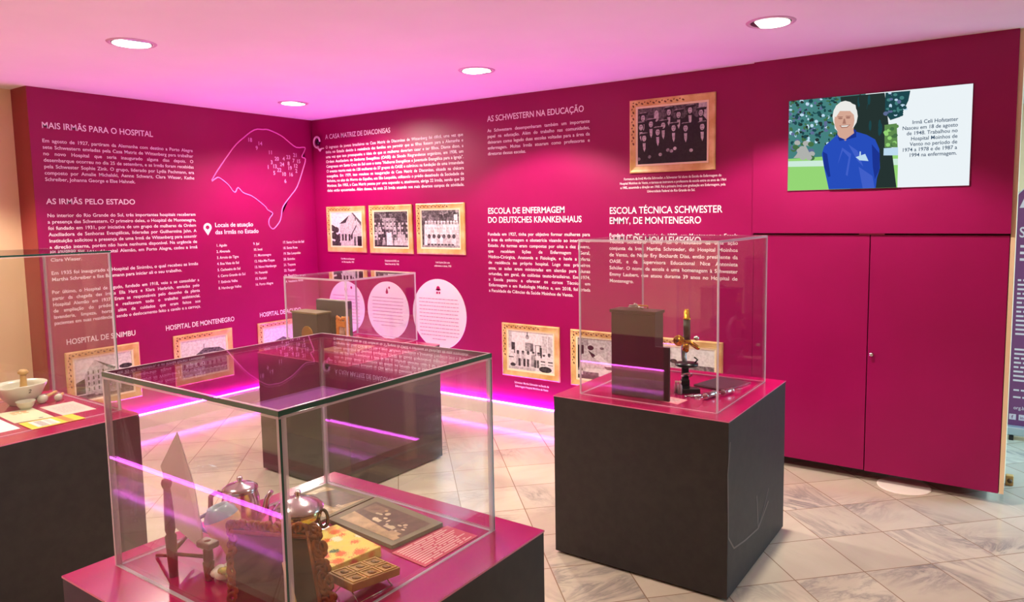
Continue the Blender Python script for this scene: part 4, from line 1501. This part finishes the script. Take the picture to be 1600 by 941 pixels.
def needle(x, y, a, L, label, kind):
    t = thing('surgical_instrument', label, 'instrument', (x, y, TZ), a, 'metal instruments beside the microscope')
    if kind == 'tweezers':
        m = MB()
        for s in (-1, 1):
            m.tube([(0, 0, 0.004), (L * 0.5, s * 0.006, 0.005), (L, s * 0.002, 0.004)], [0.003, 0.004, 0.0015], 8)
        m.build('arms', M_STEEL, t)
        m = MB(); m.ball((0, 0, 0.004), 0.005, 0.004, 0.004)
        m.build('joint', M_STEEL, t)
    elif kind == 'syringe':
        MM = Matrix.Translation((0, 0, 0.0165)) @ Matrix.Rotation(PI / 2, 4, 'Y')
        m = MB(); m.lathe([(0.013, 0), (0.016, 0.004), (0.013, 0.010), (0.013, L * 0.5), (0.016, L * 0.55), (0.014, L * 0.6), (0.004, L * 0.68), (0.0015, L * 0.72), (0.001, L)], 20, M=MM)
        m.build('barrel', M_STEEL, t)
        m = MB(); m.lathe([(0.003, -L * 0.35), (0.003, 0.0)], 10, M=MM); m.tube([(-L * 0.35 - 0.012 + 0.012 * math.cos(b), 0.012 * math.sin(b), 0.0165) for b in [2 * PI * k / 14 for k in range(14)]], 0.0022, 6, closed=True)
        m.build('plunger', M_STEEL, t)
    else:
        m = MB(); m.tube([(0, 0, 0.004), (L, 0, 0.004)], [0.0035, 0.0015], 8)
        m.build('shaft', M_STEEL, t)
        m = MB(); m.lathe([(0.0035, 0), (0.0045, 0.004), (0.0035, 0.02)], 12, M=Matrix.Translation((-0.012, 0, 0.0046)) @ Matrix.Rotation(PI / 2, 4, 'Y'))
        m.build('grip', M_STEEL, t)
    return t


U = math.radians(70)
needle(4.335, -1.475, U, 0.075, 'slim steel probe nearest the caption card', 'probe')
needle(4.356, -1.468, U - 0.1, 0.085, 'steel tweezers in the middle of the slim tools', 'tweezers')
needle(4.378, -1.462, U, 0.075, 'slim steel probe next to the thick syringe', 'probe')
needle(4.425, -1.478, U + 0.15, 0.135, 'thick metal syringe nearest the front glass corner', 'syringe')
needle(4.470, -1.375, U + 0.1, 0.125, 'second metal syringe lying on the edge of the dark case', 'syringe')
t = thing('needle_bundle', 'loose bunch of fine wires beyond the syringes', 'wire', (4.495, -1.24, TZ))
m = MB()
R = random.Random(8)
for k in range(7):
    m.tube([(R.uniform(-.03, .02), R.uniform(-.035, .0), 0.002 + 0.001 * k), (R.uniform(-.01, .02), R.uniform(.0, .02), 0.006 + 0.001 * k), (R.uniform(-.02, .03), R.uniform(.02, .05), 0.002)], 0.0013, 6)
m.build('wires', M_STEEL, t)

# ================================================================== foreground case
# --- wooden stand with turned posts
t = thing('wooden_stand', 'small wooden stand with turned posts in the left of the foreground case', 'stand', (3.948, -3.646, TZ))


def turned(h, ball=True):
    pr_ = [(0, 0), (0.0095, 0), (0.0105, 0.03 * h / 0.24), (0.013, 0.10 * h / 0.24), (0.009, 0.105 * h / 0.24), (0.0115, 0.115 * h / 0.24), (0.0105, 0.16 * h / 0.24), (0.0085, 0.20 * h / 0.24), (0.0075, 0.215 * h / 0.24)]
    if ball:
        pr_ += [(0.0105, 0.222 * h / 0.24), (0.012, 0.23 * h / 0.24), (0.0095, 0.238 * h / 0.24), (0, 0.242 * h / 0.24)]
    else:
        pr_ += [(0, 0.216 * h / 0.24)]
    return pr_


m = MB(); m.lathe(turned(0.236), 18, M=Matrix.Rotation(-0.03, 4, 'Y'), cap=False)
m.build('post', M_WOOD, t)
m = MB(); m.lathe(turned(0.105, False), 18, M=Matrix.Translation((0.088, 0.036, 0)), cap=False)
m.build('post', M_WOOD, t)
m = MB(); m.box(0.066, 0.014, 0.078, 0.112, 0.044, 0.094, M=Matrix.Rotation(0.1, 4, 'Z'))
m.build('head_block', mat('stand_grey', (118, 84, 54), 0.4), t, bevel=0.004)
m = MB()
m.tube([(0, 0, 0.055), (0.088, 0.036, 0.055)], 0.0045, 8)
m.tube([(0, 0, 0.050), (-0.13, 0.03, 0.004)], 0.004, 8)
m.tube([(0, 0, 0.058), (-0.06, 0.075, 0.058)], 0.0045, 8)
m.build('stretcher', M_WOOD, t)
# --- starched cloth hung on the stand
m2 = MB()
K = [(3.915, -3.600, 1.093), (3.860, -3.615, 1.004), (3.884, -3.600, 0.847), (3.952, -3.570, 0.790), (3.931, -3.575, 0.954)]
c = Vector((3.908, -3.575, 0.94))
top = m2.bm.verts.new(c)
V = [m2.bm.verts.new(k) for k in K]
for i in range(5):
    m2.bm.faces.new((V[i], V[(i + 1) % 5], top))
bmesh.ops.subdivide_edges(m2.bm, edges=m2.bm.edges[:], cuts=3, use_grid_fill=True)
M_CLOTH = noisy('starched_cloth', (250, 244, 238), (240, 232, 226), 16, 0.7)
nt = M_CLOTH.node_tree
tl_ = nt.nodes.new('ShaderNodeBsdfTranslucent'); tl_.inputs[0].default_value = (0.9, 0.82, 0.78, 1)
mx_ = nt.nodes.new('ShaderNodeMixShader'); mx_.inputs[0].default_value = 0.45
nt.links.new(nt.nodes['Principled BSDF'].outputs[0], mx_.inputs[1]); nt.links.new(tl_.outputs[0], mx_.inputs[2])
nt.links.new(mx_.outputs[0], nt.nodes['Material Output'].inputs[0])
o = m2.build('starched_cap', M_CLOTH)
md = o.modifiers.new('thick', 'SOLIDIFY'); md.thickness = 0.003
tag(o, 'stiff white pointed cloth cap standing in the foreground case', 'cap')

# --- silver coffee pot
M_SILV = mat('old_silver', (226, 214, 218), 0.22, 1.0)
t = thing('coffee_pot', 'silver pot with a C shaped handle, behind the blue and cream jug', 'pot', (3.908, -3.438, TZ), math.radians(34))
m = MB(); m.lathe([(0, 0), (0.036, 0), (0.040, 0.006), (0.034, 0.014), (0.040, 0.04), (0.047, 0.075), (0.046, 0.11), (0.041, 0.128), (0.043, 0.132), (0.039, 0.133), (0, 0.13)], 36, cap=False)
m.build('body', M_SILV, t)
m = MB(); m.lathe([(0.044, 0.134), (0.044, 0.139), (0.034, 0.146), (0.012, 0.152), (0.005, 0.156), (0.008, 0.162), (0.006, 0.168), (0, 0.169)], 36, cap=False)
m.build('lid', M_SILV, t)
m = MB(); m.tube([(-0.040, 0, 0.118), (-0.060, 0, 0.128), (-0.078, 0, 0.115), (-0.080, 0, 0.085), (-0.072, 0, 0.055), (-0.055, 0, 0.038), (-0.038, 0, 0.036)], [0.005, 0.006, 0.0065, 0.0065, 0.006, 0.005, 0.005], 10)
m.build('handle', mat('dark_silver', (110, 90, 80), 0.25, 1.0), t)
m = MB(); m.tube([(0.04, 0, 0.05), (0.062, 0, 0.075), (0.07, 0, 0.11), (0.082, 0, 0.128)], [0.012, 0.010, 0.007, 0.006], 10)
m.build('spout', M_SILV, t)
# --- silver sugar bowl
t = thing('sugar_bowl', 'silver lidded sugar bowl with ring handles, behind the carved frame', 'bowl', (4.022, -3.346, TZ), math.radians(34))
m = MB(); m.lathe([(0, 0), (0.032, 0), (0.034, 0.006), (0.026, 0.014), (0.046, 0.03), (0.058, 0.052), (0.058, 0.068), (0.054, 0.074), (0.05, 0.074), (0, 0.06)], 36, cap=False)
m.build('body', mat('silver_gold_reflection', (206, 186, 130), 0.15, 1.0), t)  # silver body, its golden reflection put into the base colour
m = MB(); m.lathe([(0.064, 0.0745), (0.063, 0.079), (0.05, 0.092), (0.028, 0.102), (0.01, 0.106), (0.006, 0.110), (0.0085, 0.117), (0.006, 0.124), (0, 0.125)], 36, cap=False)
m.build('lid', M_SILV, t)
for s in (-1, 1):
    m = MB(); m.tube([(s * (0.064 + 0.012 * math.cos(b)), 0, 0.046 + 0.024 * math.sin(b)) for b in [2 * PI * k / 18 for k in range(18)]], 0.0045, 8, closed=True)
    m.build('handle', mat('dark_silver', (110, 90, 80), 0.25, 1.0), t)
# --- blue and cream jug
t = thing('porcelain_jug', 'round cream porcelain jug with a blue shoulder, before the silver pot', 'jug', (4.000, -3.516, TZ))
m = MB()
MM = Matrix.Translation((0, 0, 0.004)) @ Matrix.Rotation(0.30, 4, Vector((0.557, -0.83, 0)))
m.lathe([(0, 0), (0.020, 0.002), (0.018, 0.012), (0.024, 0.045), (0.038, 0.078), (0.043, 0.100), (0.040, 0.112)], 32, M=MM, cap=False)
m.build('body', noisy('cream_glaze', (236, 204, 158), (228, 188, 134), 18, 0.25), t)
m = MB()
m.lathe([(0.0405, 0.111), (0.036, 0.124), (0.028, 0.132), (0.024, 0.140), (0.020, 0.139), (0.018, 0.12), (0, 0.10)], 32, M=MM, cap=False)
m.build('shoulder', noisy('blue_glaze', (112, 152, 168), (142, 176, 184), 14, 0.25), t)
m = MB(); m.tube([MM @ Vector(p_) for p_ in ((-0.026, -0.014, 0.128), (-0.05, -0.028, 0.122), (-0.052, -0.03, 0.095), (-0.036, -0.02, 0.08))], 0.005, 8)
m.build('handle', MATS['blue_glaze'], t)
# --- porcelain flower
t = thing('porcelain_flower', 'small white and yellow porcelain flower beside the carved frame', 'ornament', (4.062, -3.588, TZ))
m = MB()
for k in range(6):
    a = 2 * PI * k / 6
    m.ball((0.016 * math.cos(a), 0.016 * math.sin(a), 0.018), 0.015, 0.015, 0.011, 12)
m.ball((0, 0, 0.012), 0.02, 0.02, 0.012, 12)
m.build('petals', mat('petal_white', (240, 232, 218), 0.3), t)
m = MB()
for k in range(5):
    m.ball((0.020 + 0.010 * math.cos(k * 1.3), -0.008 + 0.010 * math.sin(k * 1.3), 0.020 + 0.003 * k), 0.009, 0.009, 0.008, 10)
m.build('bloom', noisy('bloom_yellow', (226, 190, 70), (160, 160, 70), 60, 0.4), t)

# --- carved standing frame, seen from behind
TL, TR = Vector((4.116, -3.598, 0.915)), Vector((4.303, -3.512, 0.913))
BL, BR = Vector((4.195, -3.655, TZ + 0.008)), Vector((4.405, -3.558, TZ + 0.003))
t = thing('carved_picture_stand', 'brown carved wooden stand frame seen from behind, centre of the foreground case', 'frame', (4.30, -3.606, TZ))
O = t.location.copy()
n_ = (TR - TL).cross(TL - BL).normalized()
M_BOARD = noisy('board_brown', (74, 44, 14), (58, 32, 8), 6, 0.4, stretch=(1, 1, 8), spec=0.15)
M_CARV = noisy('carved_brown', (142, 72, 6), (100, 46, 3), 40, 0.35, spec=0.15)


def fp(s, v, e=0.0):
    a = BL.lerp(BR, s); b = TL.lerp(TR, s)
    return a.lerp(b, v) + n_ * e - O


m = MB()
F = [fp(.03, 0.01, -.004), fp(.94, 0.01, -.004), fp(.94, .93, -.004), fp(.03, .93, -.004)]
G = [fp(.03, 0.01, .004), fp(.94, 0.01, .004), fp(.94, .93, .004), fp(.03, .93, .004)]
A = [m.bm.verts.new(x) for x in F]; B = [m.bm.verts.new(x) for x in G]
m.bm.faces.new(A); m.bm.faces.new(B)
for k in range(4):
    m.bm.faces.new((A[k], A[(k + 1) % 4], B[(k + 1) % 4], B[k]))
m.build('back_board', M_BOARD, t)
m = MB()


def curl(s, v, r, ph, tube=0.0055):
    pts = []
    W, Hh = (BR - BL).length, (TL - BL).length
    for k in range(12):
        a = ph + 2 * PI * k / 12
        rr = r * (1 + 0.18 * math.sin(2 * a + ph))
        pts.append(fp(s + rr * math.cos(a) / W, v + rr * math.sin(a) / Hh, 0.001 + 0.002 * math.sin(a + ph)))
    m.tube(pts, tube, 7, closed=True)


RB = random.Random(4)
for k in range(15):
    curl(0.955 + RB.uniform(-.02, .03), 0.08 + 0.064 * k, RB.uniform(0.007, 0.012), k)
    if k % 3:
        curl(1.025 + RB.uniform(-.015, .02), 0.08 + 0.064 * k, RB.uniform(0.005, 0.008), k, 0.0045)
for k in range(17):
    curl(0.02 + 0.06 * k, 0.965 + RB.uniform(-.02, .03), RB.uniform(0.006, 0.009), k)
for k in range(12):
    curl(0.01 + RB.uniform(-.02, .02), 0.08 + 0.08 * k, RB.uniform(0.006, 0.009), k)
m.build('carved_border', M_CARV, t)
m = MB()
for a, b in (((0.0, 0.88), (1.0, 0.88)), ((0.90, 0.0), (0.90, 0.95))):
    m.tube([fp(*a, 0.004), fp(*b, 0.004)], 0.005, 8)
m.build('moulding', M_CARV, t)
m = MB()
pa, pb = fp(0.42, 0.45, 0.006), fp(0.52, 0.02, 0.0)
foot = fp(0.72, 0.0, 0.0) + Vector((0.030, -0.040, 0.0)); foot.z = 0.0095
m.tube([fp(0.60, 0.55, 0.010), foot], [0.005, 0.008], 8)
m.build('back_strut', M_LWOOD, t)

# --- floral book
t = thing('floral_book', 'yellow album with an orange floral cover beside the carved frame', 'book', (4.185, -3.385, TZ), math.radians(-8))
M_FLOR = mat('floral_cover', (232, 204, 84), 0.45)
nt = M_FLOR.node_tree
bs = nt.nodes['Principled BSDF']
tc = nt.nodes.new('ShaderNodeTexCoord')
vor = nt.nodes.new('ShaderNodeTexVoronoi'); vor.inputs['Scale'].default_value = 36
sepc = nt.nodes.new('ShaderNodeSeparateColor')
cr = nt.nodes.new('ShaderNodeValToRGB'); cr.color_ramp.interpolation = 'CONSTANT'
cols = [(0.0, (230, 204, 80)), (0.36, (226, 104, 30)), (0.54, (232, 160, 84)), (0.64, (62, 92, 40)), (0.80, (240, 226, 190)), (0.90, (214, 76, 30))]
cr.color_ramp.elements[0].color = (*lin(cols[0][1]), 1)
cr.color_ramp.elements[1].position = cols[1][0]; cr.color_ramp.elements[1].color = (*lin(cols[1][1]), 1)
for pz, c_ in cols[2:]:
    e_ = cr.color_ramp.elements.new(pz); e_.color = (*lin(c_), 1)
lt = nt.nodes.new('ShaderNodeMath'); lt.operation = 'LESS_THAN'; lt.inputs[1].default_value = 0.52
mxn = nt.nodes.new('ShaderNodeMix'); mxn.data_type = 'RGBA'; mxn.inputs[6].default_value = (*lin((228, 204, 92)), 1)
nz = nt.nodes.new('ShaderNodeTexNoise'); nz.inputs['Scale'].default_value = 60
mv = nt.nodes.new('ShaderNodeMix'); mv.data_type = 'RGBA'; mv.inputs[0].default_value = 0.03
nt.links.new(tc.outputs['Object'], mv.inputs[6]); nt.links.new(nz.outputs['Color'], mv.inputs[7])
nt.links.new(mv.outputs[2], vor.inputs['Vector']); nt.links.new(vor.outputs['Color'], sepc.inputs[0]); nt.links.new(sepc.outputs[0], cr.inputs[0])
nt.links.new(vor.outputs['Distance'], lt.inputs[0]); nt.links.new(lt.outputs[0], mxn.inputs[0]); nt.links.new(cr.outputs[0], mxn.inputs[7])
nt.links.new(mxn.outputs[2], bs.inputs['Base Color'])
m = MB(); m.box(-0.10, -0.085, 0.0, 0.10, 0.085, 0.028)
m.build('cover', M_FLOR, t, bevel=0.003)
m = MB(); m.box(-0.097, -0.0855, 0.004, 0.097, -0.0845, 0.024)
m.build('pages', M_CREAM, t)

# --- carved mould on its wire stand
t = thing('carved_mould', 'carved wooden mould of square reliefs on a wire stand', 'mould', (4.377, -3.444, TZ), math.radians(-4))
TM = Matrix.Translation((0, 0, 0.036)) @ Matrix.Rotation(-0.12, 4, 'X')
m = MB(); m.box(-0.044, -0.067, -0.009, 0.044, 0.067, 0.009, M=TM)
m.build('block', noisy('mould_wood', (178, 134, 74), (156, 112, 58), 14, 0.5, stretch=(4, 1, 1)), t, bevel=0.0015)
m = MB()
for i in range(2):
    for j in range(3):
        cx, cy = -0.021 + 0.042 * i, -0.043 + 0.043 * j
        for a, b, c_, d_ in ((-.018, -.019, .018, -.016), (-.018, .016, .018, .019), (-.018, -.016, -.015, .016), (.015, -.016, .018, .016)):
            m.box(cx + a, cy + b, 0.009, cx + c_, cy + d_, 0.0115, M=TM)
m.build('cell_ridges', mat('mould_pale', (200, 156, 92), 0.5), t)
m = MB()
for i in range(2):
    for j in range(3):
        cx, cy = -0.021 + 0.042 * i, -0.043 + 0.043 * j
        m.ball((cx, cy, 0.009), 0.008 + 0.001 * j, 0.006 + 0.001 * i, 0.004, 10, M=TM)
        m.ball((cx + 0.006, cy + 0.005, 0.009), 0.004, 0.007, 0.003, 8, M=TM)
m.build('relief', mat('mould_dark', (132, 92, 44), 0.5), t)
m = MB()
for y in (-0.05, 0.045):
    zt = 0.0255 + 0.12 * (-y) * 0 - (0.006 if y > 0 else -0.006)
    m.tube([(-0.04, y, 0.002), (-0.012, y, zt - 0.002), (0.012, y, zt - 0.002), (0.04, y, 0.002)], 0.0016, 6)
m.tube([(0.04, -0.05, 0.002), (0.04, 0.045, 0.002)], 0.0016, 6)
m.build('wire_stand', mat('wire_steel', (220, 206, 206), 0.25, 1.0), t)

# --- sepia photographs
M_MNT = mat('grey_mount', (132, 120, 96), 0.55); M_SEP = [noisy('sepia_%d' % i, c_, tuple(int(x_ * 0.82) for x_ in c_), 40, 0.4) for i, c_ in enumerate(((112, 88, 68), (146, 118, 90), (206, 172, 126), (236, 212, 172), (88, 66, 52)))]


def d_sep2(m, q):
    R = random.Random(9)
    rct(m, q, 0.09, 0.12, 0.93, 0.86, 0)
    m.quad([q(.09, .12, 1e-4), q(.93, .12, 1e-4), q(.93, .24, 1e-4), q(.09, .42, 1e-4)], 2)
    rct(m, q, .12, .55, .36, .80, 1, 1e-4); rct(m, q, .74, .2, .88, .34, 2, 2e-4)
    for k in range(18):
        a, b = R.uniform(.3, .85), R.uniform(.34, .78)
        n = 10
        rx, ry = R.uniform(.012, .035), R.uniform(.02, .05)
        f = m.bm.faces.new([m.bm.verts.new(q(a + rx * math.cos(2 * PI * i / n), b + ry * math.sin(2 * PI * i / n), 3e-4 + k * 1e-5)) for i in range(n)])
        f.material_index = R.choice((3, 2, 3, 1))
    for a, b, c_, d_ in ((.40, .38, .50, .46), (.60, .34, .74, .42)):
        rct(m, q, a, b, c_, d_, 3, 6e-4)


def d_sep1(m, q):
    rct(m, q, 0.07, 0.10, 0.94, 0.90, 2)
    m.quad([q(.1, .45, 1e-4), q(.8, .40, 1e-4), q(.94, .9, 1e-4), q(.3, .9, 1e-4)], 0)
    m.quad([q(.4, .12, 1e-4), q(.75, .12, 1e-4), q(.9, .36, 1e-4), q(.55, .38, 1e-4)], 3)
    m.quad([q(.07, .55, 2e-4), q(.2, .6, 2e-4), q(.16, .85, 2e-4), q(.07, .88, 2e-4)], 3)
    m.quad([q(.18, .4, 2e-4), q(.5, .42, 2e-4), q(.45, .46, 2e-4), q(.2, .5, 2e-4)], 4)
    for k in range(3):
        rct(m, q, .78 + .04 * k, .46, .81 + .04 * k, .52, 3, 3e-4)


card('mounted_photograph', [(3.795, -3.262), (4.005, -3.262), (4.003, -3.066), (3.795, -3.07)], 'sepia photo on grey mount, the one in the back corner of the foreground case', 'photograph', M_MNT, th=0.006, draw=d_sep1, mats=M_SEP)
card('mounted_photograph', [(4.018, -3.250), (4.288, -3.272), (4.306, -3.100), (4.018, -3.066)], 'sepia photo on grey mount, between the floral album and the pink text sheet', 'photograph', M_MNT, th=0.010, draw=d_sep2, mats=M_SEP)


def d_red(m, q):
    R = random.Random(10)
    for i in range(11):
        dashes(m.bm, lambda u, v: q(v, u), 0.05, R.uniform(0.82, 0.95), 0.06 + 0.082 * i, 0.038, 0, R, 14)


card('text_sheet', [(4.303, -3.288), (4.424, -3.297), (4.426, -3.098), (4.316, -3.094)], 'pink sheet of printed white lines in the right corner of the foreground case', 'text sheet', mat('sheet_pink', (206, 84, 104), 0.4), th=0.002, draw=d_red, mats=[mat('sheet_print', (240, 196, 190), 0.5)])
